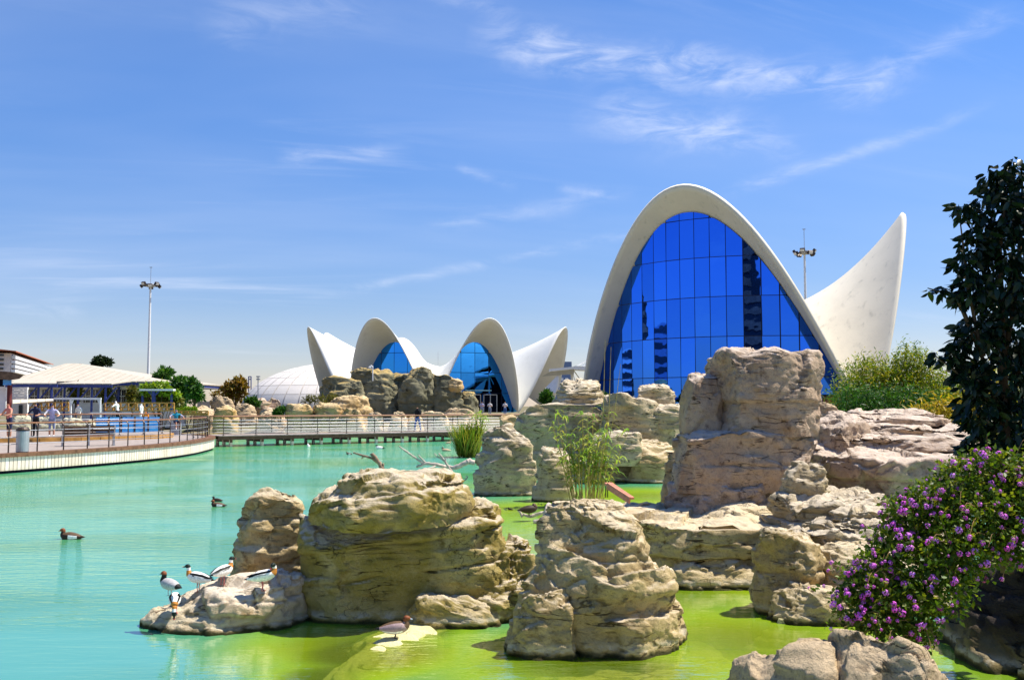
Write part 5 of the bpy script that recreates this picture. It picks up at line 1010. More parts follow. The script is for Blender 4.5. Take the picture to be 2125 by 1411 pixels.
def shrub(label, bl_px, Y, n, size, m, seed=0, aspect=0.5, name='shrub', zb=0.9, squash=0.9, group=None):
    k = Y / FPX; rg = np.random.RandomState(seed + 9); bl = []
    for (x, y, r) in bl_px:
        for j in range(3): p = np.array(at(x, y, Y)) + rg.normal(size=3) * r * k * 0.3; rr = r * k * rg.uniform(0.6, 0.85); bl.append((*p, rr, rr, rr * squash))
    base = Vector(np.mean([b[:3] for b in bl], 0)); base.z = zb; root = thing(name, label, 'shrub', base, group=group)
    mb = MB(base)
    for b in bl[::2]: mb.tube([base - Vector((0, 0, 0.3)), base.lerp(Vector(b[:3]), 0.6), Vector(b[:3])], [0.03, 0.02, 0.01], 5)
    mb.build('stems', M['bark'], root); crown(root, 'foliage', bl, n, size, m, aspect, seed); return root
# left bank trees and shrubs
tree('bushy green tree right behind the pergola', 330, 840, 82, [(328, 800, 22), (335, 785, 13), (318, 812, 16)], 1500, 0.42, 'leaf_green', seed=1)
tree('taller dark green tree between pergola and hedge', 372, 842, 80, [(370, 805, 20), (376, 790, 12), (366, 825, 18), (358, 812, 14)], 1700, 0.40, 'leaf_green', seed=2)
tree('slim young green tree standing by the clipped hedge', 402, 845, 78, [(400, 803, 15), (398, 792, 9), (412, 815, 13), (405, 822, 10)], 1000, 0.38, 'leaf_green', seed=3, trunk=0.09)
tree('autumn-coloured sparse tree left of the white dome', 486, 838, 92, [(482, 808, 18), (495, 800, 13), (470, 800, 11), (505, 815, 10), (478, 822, 14)], 1300, 0.42, 'leaf_autumn', seed=4, trunk=0.10)
tree('bare thin twiggy tree beside the autumn tree', 446, 832, 98, [(450, 818, 10), (440, 822, 8)], 160, 0.3, 'leaf_autumn', seed=5, trunk=0.06)
tree('dark rounded pine top showing above the pavilion roof', 217, 800, 120, [(218, 749, 13), (205, 753, 8), (196, 755, 6)], 1500, 0.42, 'leaf_dark', seed=6, trunk=0.25, shell=0.3)
for i, (x, lb) in enumerate(((158, 'olive shrub in front of the lean-to roof'), (221, 'olive shrub left of the white pavilion doors'), (277, 'olive shrub under the right end of the pavilion roof'))):
    shrub(lb, [(x, 812, 13), (x + 1, 822, 12), (x - 2, 830, 10)], 74, 900, 0.30, 'leaf_olive', seed=20 + i, aspect=0.35)
shrub('vine-covered mass of foliage on the pergola roof', [(305, 806, 12), (325, 803, 12), (345, 808, 12), (360, 815, 10)], 72.5, 1200, 0.32, 'leaf_lime', seed=24, zb=1.2)
shrub('dark olive bushes behind the pergola fence', [(335, 825, 14), (352, 826, 13), (300, 825, 12), (368, 835, 12)], 73, 1300, 0.32, 'leaf_olive', seed=25)
shrub('clipped lime-green low hedge near the start of the boardwalk', [(378, 849, 6), (390, 849, 6), (402, 849, 6)], 75, 700, 0.2, 'leaf_lime', seed=26, squash=0.7)
shrub('round green shrub beside the undercut tan boulder', [(580, 851, 9), (574, 854, 8), (586, 848, 7)], 80, 800, 0.24, 'leaf_green', seed=27)
shrub('dark green bush under the white dome by the lamp post', [(524, 833, 10), (514, 832, 7), (535, 838, 8)], 90, 900, 0.28, 'leaf_green', seed=28)
shrub('feathery pale shrub growing on the tan boulders', [(645, 828, 9), (662, 832, 10), (632, 830, 7)], 86, 420, 0.35, 'leaf_olive', seed=29, aspect=0.2)
shrub('yellow-green shrub at the left foot of the dark cliff', [(690, 828, 10), (705, 835, 9), (680, 833, 8)], 87, 600, 0.3, 'leaf_olive', seed=30, aspect=0.25)
shrub('dark tree-like bush seen between restaurant and canopy', [(1133, 820, 12), (1140, 828, 10), (1128, 830, 8)], 120, 800, 0.5, 'leaf_green', seed=31)
shrub('low green bush at the left foot of the tall hall', [(1250, 822, 6), (1258, 824, 5)], 60, 300, 0.25, 'leaf_green', seed=32)
# bamboo on the right
def bamboo(label, cols, Y, n, m, seed, size=0.16, zb=0.9):
    k = Y / FPX; rg = np.random.RandomState(seed); pts = []; base = at(cols[0][0], 842, Y); base.z = zb; root = thing('bamboo', label, 'bamboo', base)
    C_ = []; culms = []
    for (x, y0, y1, sp) in cols:
        for j in range(6):
            xx = x + rg.uniform(-sp, sp); yy = Y + rg.uniform(-1, 1) * sp * k; top = at(xx + rg.uniform(-10, 10), y0 + abs(rg.normal()) * 22, yy); bot = Vector((at(xx, y1, yy).x * 0.9 + base.x * 0.1, yy, zb)); culms.append((bot, top))
    V, F, kk = [], [], 0
    for (bot, top) in culms:
        mb = MB(base); mid = bot.lerp(top, 0.6) + Vector((rg.normal() * 0.05, 0, 0)); mb.tube([bot, mid, top], [0.016, 0.012, 0.004], 5); mb.build('culm', M['cane'], root)
    def samp(n_, rg_):
        i = rg_.randint(0, len(culms), n_); t_ = rg_.uniform(0.12, 1.02, n_) ** 0.8
        A = np.array([np.array(c[0]) for c in culms])[i]; B = np.array([np.array(c[1]) for c in culms])[i]
        p = A + (B - A) * t_[:, None]; sp = (0.42 * (1.15 - t_))[:, None] + 0.10
        cl_ = rg_.normal(size=(n_, 3)); off = cl_ * sp * np.array([1, 1, 0.55]); off = np.round(off / 0.22) * 0.16 + off * 0.4
        return p + off, cl_ / (np.linalg.norm(cl_, axis=1)[:, None] + 1e-9) * 0.4
    V, F = leaf_cloud(n, samp, size, 0.24, up=0.4, droop=0.45, rg=rg); o = place('foliage', tri_mesh('foliage', V - np.array(base), F), M[m], root); o['kind'] = 'stuff'
    return root
bamboo('feathery green-gold bamboo in front of the cream petal of the hall', [(1775, 755, 860, 22), (1805, 738, 860, 20), (1838, 745, 860, 20), (1860, 742, 860, 20), (1890, 712, 860, 16), (1915, 735, 860, 18), (1945, 760, 860, 18), (1965, 785, 870, 16)], 27, 30000, 'leaf_bamboo', 41, 0.125)
bamboo('dark green bamboo thicket low behind the terraced slab', [(1765, 800, 870, 14), (1800, 800, 870, 16), (1840, 800, 870, 18), (1880, 800, 870, 18), (1920, 805, 870, 16)], 25.5, 12000, 'leaf_green', 42, 0.13)
bamboo('bright yellow bamboo sprays at the right end of the terraced slab', [(1935, 835, 925, 12), (1965, 828, 925, 14), (1995, 830, 925, 14), (2030, 800, 930, 14), (2060, 790, 930, 16)], 20.5, 7000, 'leaf_yellow', 43, 0.14)
bamboo('green bamboo filling the gap behind the glossy tree', [(2010, 770, 940, 25), (2060, 760, 940, 25), (2110, 750, 940, 25), (2160, 750, 940, 25)], 23.5, 11000, 'leaf_bamboo', 44, 0.14)
wp = thing('wooden_panel', 'reddish timber screen panel between the great block and the bamboo', 'screen', at(1728, 842, 40) - Vector((0, 0, 1.5)))
M['screen_wood'] = mat('red_screen_wood', (0.20, 0.055, 0.02), 0.7, var=0.5, nscale=5)
for k in range(6): slab(wp, 'board', 'screen_wood', 1708 + 7 * k, 1714.3 + 7 * k, 822, 870, 40, 0.08)
slab(wp, 'top_rail', 'void', 1706, 1752, 818.5, 822, 39.9, 0.2)
# glossy tree, dark against the light: 300 leaves one by one, the rest joined
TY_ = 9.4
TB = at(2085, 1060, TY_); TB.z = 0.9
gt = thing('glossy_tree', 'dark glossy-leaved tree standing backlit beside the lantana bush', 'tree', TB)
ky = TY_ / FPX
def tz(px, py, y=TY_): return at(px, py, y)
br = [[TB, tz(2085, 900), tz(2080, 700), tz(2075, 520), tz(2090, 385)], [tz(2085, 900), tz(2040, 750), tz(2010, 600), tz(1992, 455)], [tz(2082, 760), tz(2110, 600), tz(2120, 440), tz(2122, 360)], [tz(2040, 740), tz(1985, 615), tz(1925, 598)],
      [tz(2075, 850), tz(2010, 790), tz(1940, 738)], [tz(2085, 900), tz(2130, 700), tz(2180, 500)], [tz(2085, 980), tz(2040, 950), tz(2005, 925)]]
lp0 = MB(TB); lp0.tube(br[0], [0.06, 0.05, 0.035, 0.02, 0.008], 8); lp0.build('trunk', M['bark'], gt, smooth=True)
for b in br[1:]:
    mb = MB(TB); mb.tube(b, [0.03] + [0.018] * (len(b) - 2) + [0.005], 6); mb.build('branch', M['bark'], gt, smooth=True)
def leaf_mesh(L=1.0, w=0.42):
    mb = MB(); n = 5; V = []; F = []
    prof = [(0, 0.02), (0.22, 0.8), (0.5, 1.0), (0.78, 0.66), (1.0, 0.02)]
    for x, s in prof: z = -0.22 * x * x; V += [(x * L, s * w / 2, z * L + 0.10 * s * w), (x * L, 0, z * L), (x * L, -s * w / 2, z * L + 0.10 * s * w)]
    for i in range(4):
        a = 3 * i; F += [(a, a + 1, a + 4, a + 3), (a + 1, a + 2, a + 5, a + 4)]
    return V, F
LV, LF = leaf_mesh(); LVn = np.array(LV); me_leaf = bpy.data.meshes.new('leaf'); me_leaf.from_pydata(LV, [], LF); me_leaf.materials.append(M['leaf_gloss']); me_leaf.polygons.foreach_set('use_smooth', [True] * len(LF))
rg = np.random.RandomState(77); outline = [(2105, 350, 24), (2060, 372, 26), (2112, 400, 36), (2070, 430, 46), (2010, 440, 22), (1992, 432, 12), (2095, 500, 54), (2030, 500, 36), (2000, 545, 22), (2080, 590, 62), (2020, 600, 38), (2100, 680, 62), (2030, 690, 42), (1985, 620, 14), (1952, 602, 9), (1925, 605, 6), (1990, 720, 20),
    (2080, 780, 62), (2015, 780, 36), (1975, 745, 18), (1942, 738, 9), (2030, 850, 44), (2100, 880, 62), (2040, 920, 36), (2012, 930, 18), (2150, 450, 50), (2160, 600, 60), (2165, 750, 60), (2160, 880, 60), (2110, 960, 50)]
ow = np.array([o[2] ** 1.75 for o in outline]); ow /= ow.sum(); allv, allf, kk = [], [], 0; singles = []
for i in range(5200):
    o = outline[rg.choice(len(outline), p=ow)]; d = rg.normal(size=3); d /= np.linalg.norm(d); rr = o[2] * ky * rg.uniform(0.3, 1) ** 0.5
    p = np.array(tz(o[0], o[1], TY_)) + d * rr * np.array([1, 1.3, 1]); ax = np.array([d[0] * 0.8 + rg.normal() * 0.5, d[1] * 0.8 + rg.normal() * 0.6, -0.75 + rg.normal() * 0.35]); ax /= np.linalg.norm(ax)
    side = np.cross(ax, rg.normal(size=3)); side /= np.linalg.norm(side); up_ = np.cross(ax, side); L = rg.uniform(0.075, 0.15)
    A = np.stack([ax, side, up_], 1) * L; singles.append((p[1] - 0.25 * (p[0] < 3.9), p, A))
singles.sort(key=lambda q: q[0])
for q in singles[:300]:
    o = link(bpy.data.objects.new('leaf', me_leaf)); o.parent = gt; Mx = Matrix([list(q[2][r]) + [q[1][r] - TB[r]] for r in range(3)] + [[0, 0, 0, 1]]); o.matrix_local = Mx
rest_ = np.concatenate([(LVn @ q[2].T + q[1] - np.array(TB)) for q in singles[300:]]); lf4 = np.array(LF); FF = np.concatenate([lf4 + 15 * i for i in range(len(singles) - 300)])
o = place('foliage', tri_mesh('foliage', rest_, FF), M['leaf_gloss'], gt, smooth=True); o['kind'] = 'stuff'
# lantana bush: twigs, leaves and purple flower heads
LB = at(1960, 1290, 8.1); LB.z = 0.3
lan = thing('lantana_bush', 'sprawling lantana bush covered in purple flower heads', 'bush', LB)
hull = [(1760, 1255, 34), (1785, 1215, 38), (1810, 1175, 42), (1850, 1130, 46), (1895, 1080, 50), (1870, 1065, 40), (1930, 1040, 52), (1985, 1000, 52), (2040, 975, 48), (2090, 975, 46), (1900, 1180, 70), (1960, 1120, 74), (2020, 1070, 74), (2080, 1050, 60), (1830, 1250, 56), (1890, 1260, 64), (1950, 1220, 64), (2000, 1160, 56), (1850, 1305, 36), (1910, 1310, 36), (2060, 1120, 50), (2110, 1010, 40), (1800, 1285, 34), (2130, 1060, 52), (2125, 1120, 50), (2150, 1000, 52), (2100, 1140, 40)]
hb = [(*np.array(at(x, y, 8.1 - 0.0016 * (y - 1150))), r * 0.00405, r * 0.0044, r * 0.0039) for x, y, r in hull]
crown(lan, 'foliage', hb, 19000, 0.048, 'leaf_lantana', 0.6, 81, 0.45, kind='stuff')
M['twig'] = mat('dry_twig', (0.26, 0.15, 0.06), 0.8)
mb = MB(LB); rg = np.random.RandomState(82)
for i in range(230):
    b = hb[rg.randint(len(hb))]; d = rg.normal(size=3); d /= np.linalg.norm(d); p = np.array(b[:3]) + d * b[3] * rg.uniform(0.6, 1.12); cb = np.array(hb[11][:3]) + rg.normal(size=3) * 0.10; st = np.array(b[:3]) * 0.6 + cb * 0.4 + np.array([0.05, 0.1, -0.05]); m_ = st + (p - st) * 0.55 + rg.normal(size=3) * 0.04 + np.array([0, 0, 0.10])
    q = p + (p - m_) * 0.12 + np.array([0, 0, -0.02]); mb.tube([st + (m_ - st) * 0.35, m_, p, q], [0.0045, 0.0035, 0.0022, 0.001], 3, cap=False)
mb.build('twigs', M['twig'], lan)['kind'] = 'stuff'
t = NT('lantana_petal'); oi = t.n('ShaderNodeObjectInfo'); c = t.mix(oi.outputs['Random'], (0.66, 0.07, 0.55), (0.74, 0.26, 0.84)); M['petal'] = t.done(t.pbsdf(c, 0.6, 0.2)); M['petal_eye'] = mat('lantana_eye', (0.75, 0.45, 0.5), 0.6)
def flower_mesh(seed):
    rg = np.random.RandomState(seed); mb = MB(); n = 12
    for i in range(n):
        ph = math.acos(1 - 1.15 * (i + 0.5) / n); th = i * 2.4 + rg.uniform(-0.2, 0.2); d = Vector((math.sin(ph) * math.cos(th), math.sin(ph) * math.sin(th), math.cos(ph))); c = d * 0.019; u = d.orthogonal().normalized(); w = d.cross(u); r = 0.0085 * rg.uniform(0.85, 1.15)
        P = [c + d * 0.002] + [c + (u * math.cos(a) + w * math.sin(a)) * r * (1.0 if k % 2 else 0.72) + d * rg.uniform(-.0015, .0015) for k, a in enumerate(np.linspace(0, 2 * math.pi, 8, endpoint=False))]
        mb.add(P, [(0, k, k % 8 + 1) for k in range(1, 9)], 0)
    me = mb.mesh('flower_head'); me.materials.append(M['petal']); return me
fm = [flower_mesh(90 + i) for i in range(4)]; rg = np.random.RandomState(83); cnt = 0
while cnt < 300:
    b = hb[rg.randint(len(hb))]; d = rg.normal(size=3); d[1] -= 0.75; d[2] += 0.45; d[0] -= 0.2; d /= np.linalg.norm(d); p = np.array(b[:3]) + d * np.array(b[3:6]) * rg.uniform(0.92, 1.08)
    if any(np.linalg.norm((p - np.array(c[:3])) / (np.array(c[3:6]) * 0.80)) < 1 for c in hb): continue
    o = link(bpy.data.objects.new('flower_head', fm[cnt % 4])); o.parent = lan; o.location = Vector(p) - LB; o.rotation_mode = 'QUATERNION'; o.rotation_quaternion = Vector(d).to_track_quat('Z', 'Y'); s_ = rg.choice([0.6, 0.85, 1.1, 1.35]) * rg.uniform(0.85, 1.15); o.scale = (s_,) * 3; cnt += 1
# stray shoots and the smaller flower heads that break up the outline
mb = MB(LB); SV, SF, FV, FF_ = [], [], [], []; nS = nF = 0; fl0 = np.array([v.co for v in fm[0].vertices]); fl0f = [tuple(p.vertices) for p in fm[0].polygons]
for i in range(150):
    b = hb[rg.randint(len(hb))]; d = rg.normal(size=3); d[1] -= 0.5; d[2] += 0.15; d[0] -= 0.55; d /= np.linalg.norm(d); p = np.array(b[:3]) + d * np.array(b[3:6]) * 0.9; L = rg.uniform(0.08, 0.32); dr = d + np.array([-0.25, 0, rg.uniform(-0.7, 0.5)]); dr /= np.linalg.norm(dr)
    pts = [p, p + dr * L * 0.5, p + dr * L + np.array([0, 0, -0.25 * L])]; mb.tube(pts, [0.003, 0.0022, 0.0012], 3, cap=False)
    for j in range(7):
        q = pts[0] + (pts[2] - pts[0]) * rg.uniform(0.2, 1); a_ = rg.normal(size=3); a_ /= np.linalg.norm(a_); b_ = np.cross(a_, rg.normal(size=3)); b_ /= np.linalg.norm(b_); l_ = rg.uniform(0.03, 0.055)
        SV += [q, q + a_ * l_ * 0.5 + b_ * l_ * 0.28, q + a_ * l_, q + a_ * l_ * 0.5 - b_ * l_ * 0.28]; SF.append((nS, nS + 1, nS + 2, nS + 3)); nS += 4
    if rg.rand() < 0.75:
        Qm = np.array(Vector(dr + np.array([0, -0.4, 0.5])).to_track_quat('Z', 'Y').to_matrix()); FV.append(fl0 @ Qm.T * rg.uniform(0.5, 0.95) + pts[2]); FF_ += [tuple(k + nF for k in f) for f in fl0f]; nF += len(fl0)
mb.build('stray_shoots', M['twig'], lan)['kind'] = 'stuff'; o = place('shoot_leaves', tri_mesh('shoot_leaves', np.array(SV) - np.array(LB), SF), M['leaf_lantana'], lan); o['kind'] = 'stuff'
o = place('small_flowers', tri_mesh('small_flowers', np.concatenate(FV) - np.array(LB), FF_), M['petal'], lan); o['kind'] = 'stuff'
# tall reeds in the middle
def reed_clump(name, label, base_px, Y, stalks, n_leaf, size, m, seed, spread=0.35, hz=(1.6, 2.6), arch=0.35, cane=True, z0=-0.1):
    base = at(base_px[0], base_px[1], Y); base.z = z0; root = thing(name, label, 'reeds', base); rg = np.random.RandomState(seed); V, F, kk = [], [], 0
    for i in range(stalks):
        a = rg.uniform(0, 6.28); r = spread * rg.uniform(0, 1) ** 0.6; st = Vector((r * math.cos(a) * 0.5, r * math.sin(a) * 0.4, 0)); h = rg.uniform(*hz); tp = Vector((st.x * 2.2 + rg.normal() * arch * 0.5, st.y * 2 + rg.normal() * 0.2, h)); md = st.lerp(tp, 0.5) + Vector((0, 0, 0.06 * h))
        if cane: mb = MB(); mb.tube([st, md, tp], [0.013, 0.010, 0.004], 5); mb.build('stalk', M['cane'], root)
        for j in range(n_leaf):
            t_ = rg.uniform(0.40 if cane else 0.0, 1.0) if cane else rg.uniform(0, 0.25); p = np.array(st.lerp(md, t_ * 2) if t_ < 0.5 else md.lerp(tp, t_ * 2 - 1)); an = rg.uniform(0, 6.28); L = size * rg.uniform(0.6, 1.3); out = np.array([math.cos(an), math.sin(an), 0]); sd = np.array([-math.sin(an), math.cos(an), 0]); w = L * (0.045 if cane else 0.011) + 0.006
            lift = rg.uniform(0.5, 1.1) if cane else rg.uniform(1.5, 4.0)
            c = [p + (out * x + np.array([0, 0, (lift * x - (1.0 if cane else 0.9 * lift * 0.25) * x * x)])) * L / (1 if cane else lift * 0.75) for x in (0, 0.35, 0.7, 1.0)]; ws = (0.7, 1, 0.7, 0.05)
            for q, ww in zip(c, ws): V += [q + sd * w * ww, q - sd * w * ww]
            for x in range(3): F.append((kk + 2 * x, kk + 2 * x + 1, kk + 2 * x + 3, kk + 2 * x + 2))
            kk += 8
    o = place('leaves', tri_mesh('leaves', np.array(V), F), M[m], root); o['kind'] = 'stuff'; return root
reed_clump('reed_clump', 'tall cane reeds with drooping green tops growing behind the cone rock', (1215, 1030), 24.3, 44, 15, 0.34, 'leaf_reed', 51, 0.75, (1.1, 2.6), 0.55)
rr_ = thing('dead_reed_stems', 'three bare dry reed stems standing far above the green reeds', 'reeds', at(1255, 1000, 24.6)); rr_.location.z = -0.1
for (x0, y0, x1, y1, x2, y2) in ((1228, 1000, 1252, 850, 1256, 705), (1250, 1000, 1264, 850, 1268, 720), (1245, 1000, 1275, 860, 1288, 755)):
    part(rr_, 'stem', 'cane', lambda b: b.tube([at(x0, y0, 24.6), at(x1, y1, 24.6), at(x2, y2, 24.6)], [0.012, 0.010, 0.005], 5))
reed_clump('rush_clump', 'dense green rush clump standing in open water before the boardwalk', (972, 946), 47.5, 70, 10, 1.25, 'leaf_rush', 52, 0.95, (0.8, 1.6), 0.4, cane=False)
reed_clump('rush_clump', 'taller pale green cane tuft rising out of the rush clump', (990, 940), 47.8, 10, 16, 0.5, 'leaf_reed', 53, 0.4, (1.8, 2.5), 0.3)
# ================================================================== DRIFTWOOD, RAMP
def wood(label, limbs, Y, m='driftwood', name='driftwood'):
    p0 = at(limbs[0][0][0], limbs[0][0][1], Y); root = thing(name, label, 'driftwood', p0); rg = np.random.RandomState(len(limbs))
    for i, lb in enumerate(limbs):
        pts = [at(x, y, Y + dy) for (x, y, r, dy) in lb]; rr = [r * Y / FPX for (x, y, r, dy) in lb]
        cp = catmull([np.array([*p, r]) for p, r in zip(pts, rr)], 5); mb = MB(p0); mb.tube([Vector(c[:3]) + Vector(rg.normal(size=3) * c[3] * 0.12) for c in cp], [max(0.003, c[3] * rg.uniform(0.9, 1.1)) for c in cp], 8); mb.build('trunk_limb' if i == 0 else 'branch', M[m], root, smooth=True)
    return root
wood('forked brown dead branch poking up behind the mossy rock', [[(800, 1000, 4.5, 0), (792, 972, 4.5, 0), (783, 955, 4, 0), (771, 941, 4.2, 0)], [(786, 962, 3, 0), (770, 950, 2.6, 0), (752, 945, 2.2, 0), (733, 939, 1.6, 0)], [(795, 975, 2.5, 0), (795, 961, 2.2, 0)], [(756, 946, 1.8, 0), (750, 951, 1, 0)]], 19, 'driftwood_dark')
wood('large bleached driftwood tree lying in the water right of the mossy rock', [[(985, 962, 5, 0), (975, 957, 6, 0), (965, 961, 5.5, 0), (945, 970, 5, 0), (938, 971, 4, 0)], [(945, 970, 3.5, 0.3), (925, 968, 3.5, 0.2), (905, 964, 3.5, 0), (885, 962, 3.2, 0), (865, 969, 2.8, 0)], [(878, 962, 2.6, 0), (862, 950, 2.2, 0), (845, 938, 2, 0), (828, 926, 1.4, 0)], [(886, 962, 2.2, 0), (876, 953, 1.8, 0), (868, 944, 1.4, 0)], [(905, 966, 1.8, 0), (892, 971, 1.5, -0.3), (878, 972, 1.2, -0.5)]], 34)
wood('slender grey branch leaning up from the water beside the pitted rock', [[(970, 1018, 3.6, 0), (955, 1001, 3, 0), (942, 985, 2.6, 0), (930, 968, 2.4, 0), (922, 955, 2.2, 0), (910, 940, 1.2, 0)], [(923, 957, 1.8, 0), (912, 950, 1.4, 0), (901, 941, 1, 0)], [(925, 960, 1.5, 0), (925, 950, 1, 0)], [(953, 998, 1.6, 0), (963, 997, 1.3, 0), (970, 990, 1.1, 0), (966, 987, 0.8, 0)]], 27.8, 'driftwood')
wood('bleached log the brown duck stands on', [[(1085, 1066, 2.4, 0), (1098, 1071, 3.2, 0), (1112, 1068, 3.5, 0), (1128, 1064, 3.5, 0), (1148, 1068, 4, 0.3)], [(1084, 1071, 2.8, 0), (1080, 1064, 2.6, 0), (1075, 1058, 2.2, 0)], [(1128, 1076, 4, -0.2), (1133, 1060, 3.6, -0.2), (1138, 1046, 3.5, 0), (1150, 1056, 3.6, 0), (1158, 1066, 4, 0)], [(1108, 1083, 4, -0.5), (1120, 1080, 4, -0.5), (1132, 1082, 4.5, -0.5)]], 21.3)
rp_ = thing('duck_ramp', 'reddish wooden duck ramp propped on dark legs behind the cone rock', 'ramp', at(1288, 1030, 15.2)); M['ramp_red'] = mat('faded_red_wood', (0.50, 0.20, 0.13), 0.75, var=0.25, nscale=9, bump=0.4)
A_, B_ = at(1262, 1003, 15.3), at(1308, 1034, 14.6); part(rp_, 'ramp_board', 'ramp_red', lambda b: b.beam(A_, B_, 0.13, 0.035)); part(rp_, 'side_board', 'ramp_red', lambda b: b.beam(A_ + Vector((-0.02, -0.085, -0.03)), B_ + Vector((-0.02, -0.085, -0.02)), 0.025, 0.10))
for x in (1257, 1261): part(rp_, 'leg', 'void', lambda b: b.tube([at(x, 1008, 15.25), at(x, 1032, 15.25)], 0.008, 5))
# ================================================================== BIRDS
for nm, c in dict(white=(0.80, 0.79, 0.75), black=(0.010, 0.011, 0.010), head_green=(0.006, 0.016, 0.011), chestnut=(0.50, 0.20, 0.035), red=(0.60, 0.03, 0.05), pink=(0.60, 0.16, 0.14), grey=(0.42, 0.40, 0.40), russet=(0.20, 0.06, 0.02), brown=(0.11, 0.065, 0.035), dkbrown=(0.035, 0.02, 0.012), buff=(0.50, 0.36, 0.22), billgrey=(0.32, 0.38, 0.46), mauve=(0.34, 0.24, 0.24)).items():
    M['f_' + nm] = mat('plumage_' + nm, c, 0.6, 0.25, var=0.2, nscale=45, bump=0.25, bscale=120, bdist=0.003)
def bird(label, loc, rz, path, paint, legs=None, scale=1.0, kind='duck', legcol='pink', eye=None, wing=None):
    """path: rings (x, z, half width, half height, side offset); paint(s, angle) -> palette index; one continuous body"""
    root = thing('duck', label, 'duck', loc, rz); root.scale = (scale,) * 3
    cp = catmull([np.array(p, float) for p in path], 4); n = 14; N = len(cp); C = np.array([(c[0], c[4], c[1]) for c in cp]); T = np.gradient(C, axis=0); V = []
    for i in range(N):
        t_ = Vector(T[i]).normalized(); u = Vector((0, 1, 0)); u = (u - t_ * u.dot(t_)).normalized(); w = u.cross(t_) * -1
        if w.z < 0 and abs(t_.z) < 0.8: w = -w
        if abs(t_.z) >= 0.8 and w.x > 0: w = -w
        for k in range(n):
            a = 2 * math.pi * k / n; V.append(Vector(C[i]) + u * math.cos(a) * cp[i][2] + w * math.sin(a) * cp[i][3])
    F, mi = [], []
    for i in range(N - 1):
        for k in range(n): F.append((i * n + k, i * n + (k + 1) % n, (i + 1) * n + (k + 1) % n, (i + 1) * n + k)); mi.append(paint((i + 0.5) / (N - 1), math.degrees(2 * math.pi * (k + 0.5) / n)))
    F += [tuple(range(n))[::-1], tuple((N - 1) * n + k for k in range(n))]; mi += [mi[0], mi[-1]]
    me = bpy.data.meshes.new('body'); me.from_pydata(V, [], F); names = paint.mats; idx = {m: i for i, m in enumerate(names)}
    for m in names: me.materials.append(M['f_' + m])
    me.polygons.foreach_set('material_index', [idx[m] for m in mi]); me.update(); bo = place('body', me, None, root, smooth=True)
    ih = max(range(N // 2, N - 3), key=lambda i: cp[i][2] if i > 0.62 * N else 0); tq = Vector(T[ih]).normalized()
    for sd in (-1, 1):
        mb = MB(); mb.lathe((0, 0, -0.006), [(0.001, 0), (0.006, 0.003), (0.006, 0.009), (0.001, 0.012)], 8); mb.build('eye', M['f_black'], bo, smooth=True, loc=Vector(C[ih]) + Vector((0.006, sd * cp[ih][2] * 0.92, 0.010)))
    hi = max(range(N), key=lambda i: C[i][2]); hc = Vector(C[min(N - 1, hi)])
    if legs:
        for s in (-1, 1):
            mb = MB(); x, z = legs; mb.tube([(x, s * 0.035, z), (x + 0.012, s * 0.037, z * 0.5), (x, s * 0.038, 0.008)], [0.012, 0.008, 0.007], 6); mb.add([(x - 0.012, s * 0.038 - 0.008, 0.012), (x - 0.012, s * 0.038 + 0.008, 0.012), (x + 0.055, s * 0.038 + 0.028, 0.004), (x + 0.062, s * 0.038, 0.006), (x + 0.055, s * 0.038 - 0.028, 0.004), (x, s * 0.038, 0.022)], [(0, 1, 5), (1, 2, 5), (2, 3, 5), (3, 4, 5), (4, 0, 5), (0, 4, 3, 2, 1)]); mb.build('leg', M['f_' + legcol], root, smooth=True)
    if wing:
        for s in (-1, 1):
            mb = MB(); P = []; W = wing['pts']; y0 = wing['y']
            for (x, z, dy) in W: P.append((x, s * (y0 + dy), z))
            Q = [(p[0], p[1] - s * 0.022, p[2]) for p in P]; n_ = len(P); mb.add(P + Q, [tuple(range(n_)), tuple(range(n_, 2 * n_))[::-1]] + [(k, (k + 1) % n_, (k + 1) % n_ + n_, k + n_) for k in range(n_)]); mb.build('wing', M['f_' + wing['m']], root)
    return root
class Paint:
    def __init__(s, mats, fn): s.mats, s.fn = mats, fn
    def __call__(s, t, a): return s.fn(t, a)
def shel(t, a):
    top = 25 < a < 155
    if t > 0.925: return 'red'
    if t > 0.62: return 'head_green'
    if 0.42 < t < 0.55: return 'chestnut'
    if t < 0.06: return 'black'
    if 0.10 < t < 0.42 and (15 < a < 55 or 125 < a < 165): return 'black'
    return 'white'
SH = Paint(['white', 'black', 'head_green', 'chestnut', 'red'], shel)
stand = [(-0.33, 0.23, 0.008, 0.006, 0), (-0.26, 0.235, 0.045, 0.028, 0), (-0.15, 0.25, 0.088, 0.075, 0), (-0.02, 0.265, 0.108, 0.102, 0), (0.10, 0.28, 0.100, 0.100, 0), (0.175, 0.315, 0.066, 0.070, 0), (0.20, 0.37, 0.043, 0.045, 0), (0.205, 0.42, 0.036, 0.036, 0), (0.215, 0.462, 0.042, 0.044, 0), (0.25, 0.468, 0.034, 0.034, 0), (0.275, 0.460, 0.018, 0.016, 0), (0.305, 0.452, 0.017, 0.010, 0), (0.33, 0.452, 0.012, 0.004, 0)]
preen = [(-0.33, 0.21, 0.008, 0.006, 0), (-0.26, 0.22, 0.045, 0.028, 0), (-0.15, 0.245, 0.088, 0.075, 0), (-0.02, 0.27, 0.108, 0.102, 0), (0.10, 0.295, 0.100, 0.100, 0), (0.18, 0.33, 0.070, 0.074, 0), (0.205, 0.385, 0.046, 0.045, 0), (0.205, 0.43, 0.038, 0.036, 0), (0.19, 0.468, 0.042, 0.042, -0.02), (0.175, 0.465, 0.034, 0.034, -0.055), (0.165, 0.445, 0.018, 0.016, -0.08), (0.155, 0.42, 0.016, 0.010, -0.105), (0.15, 0.40, 0.012, 0.004, -0.12)]
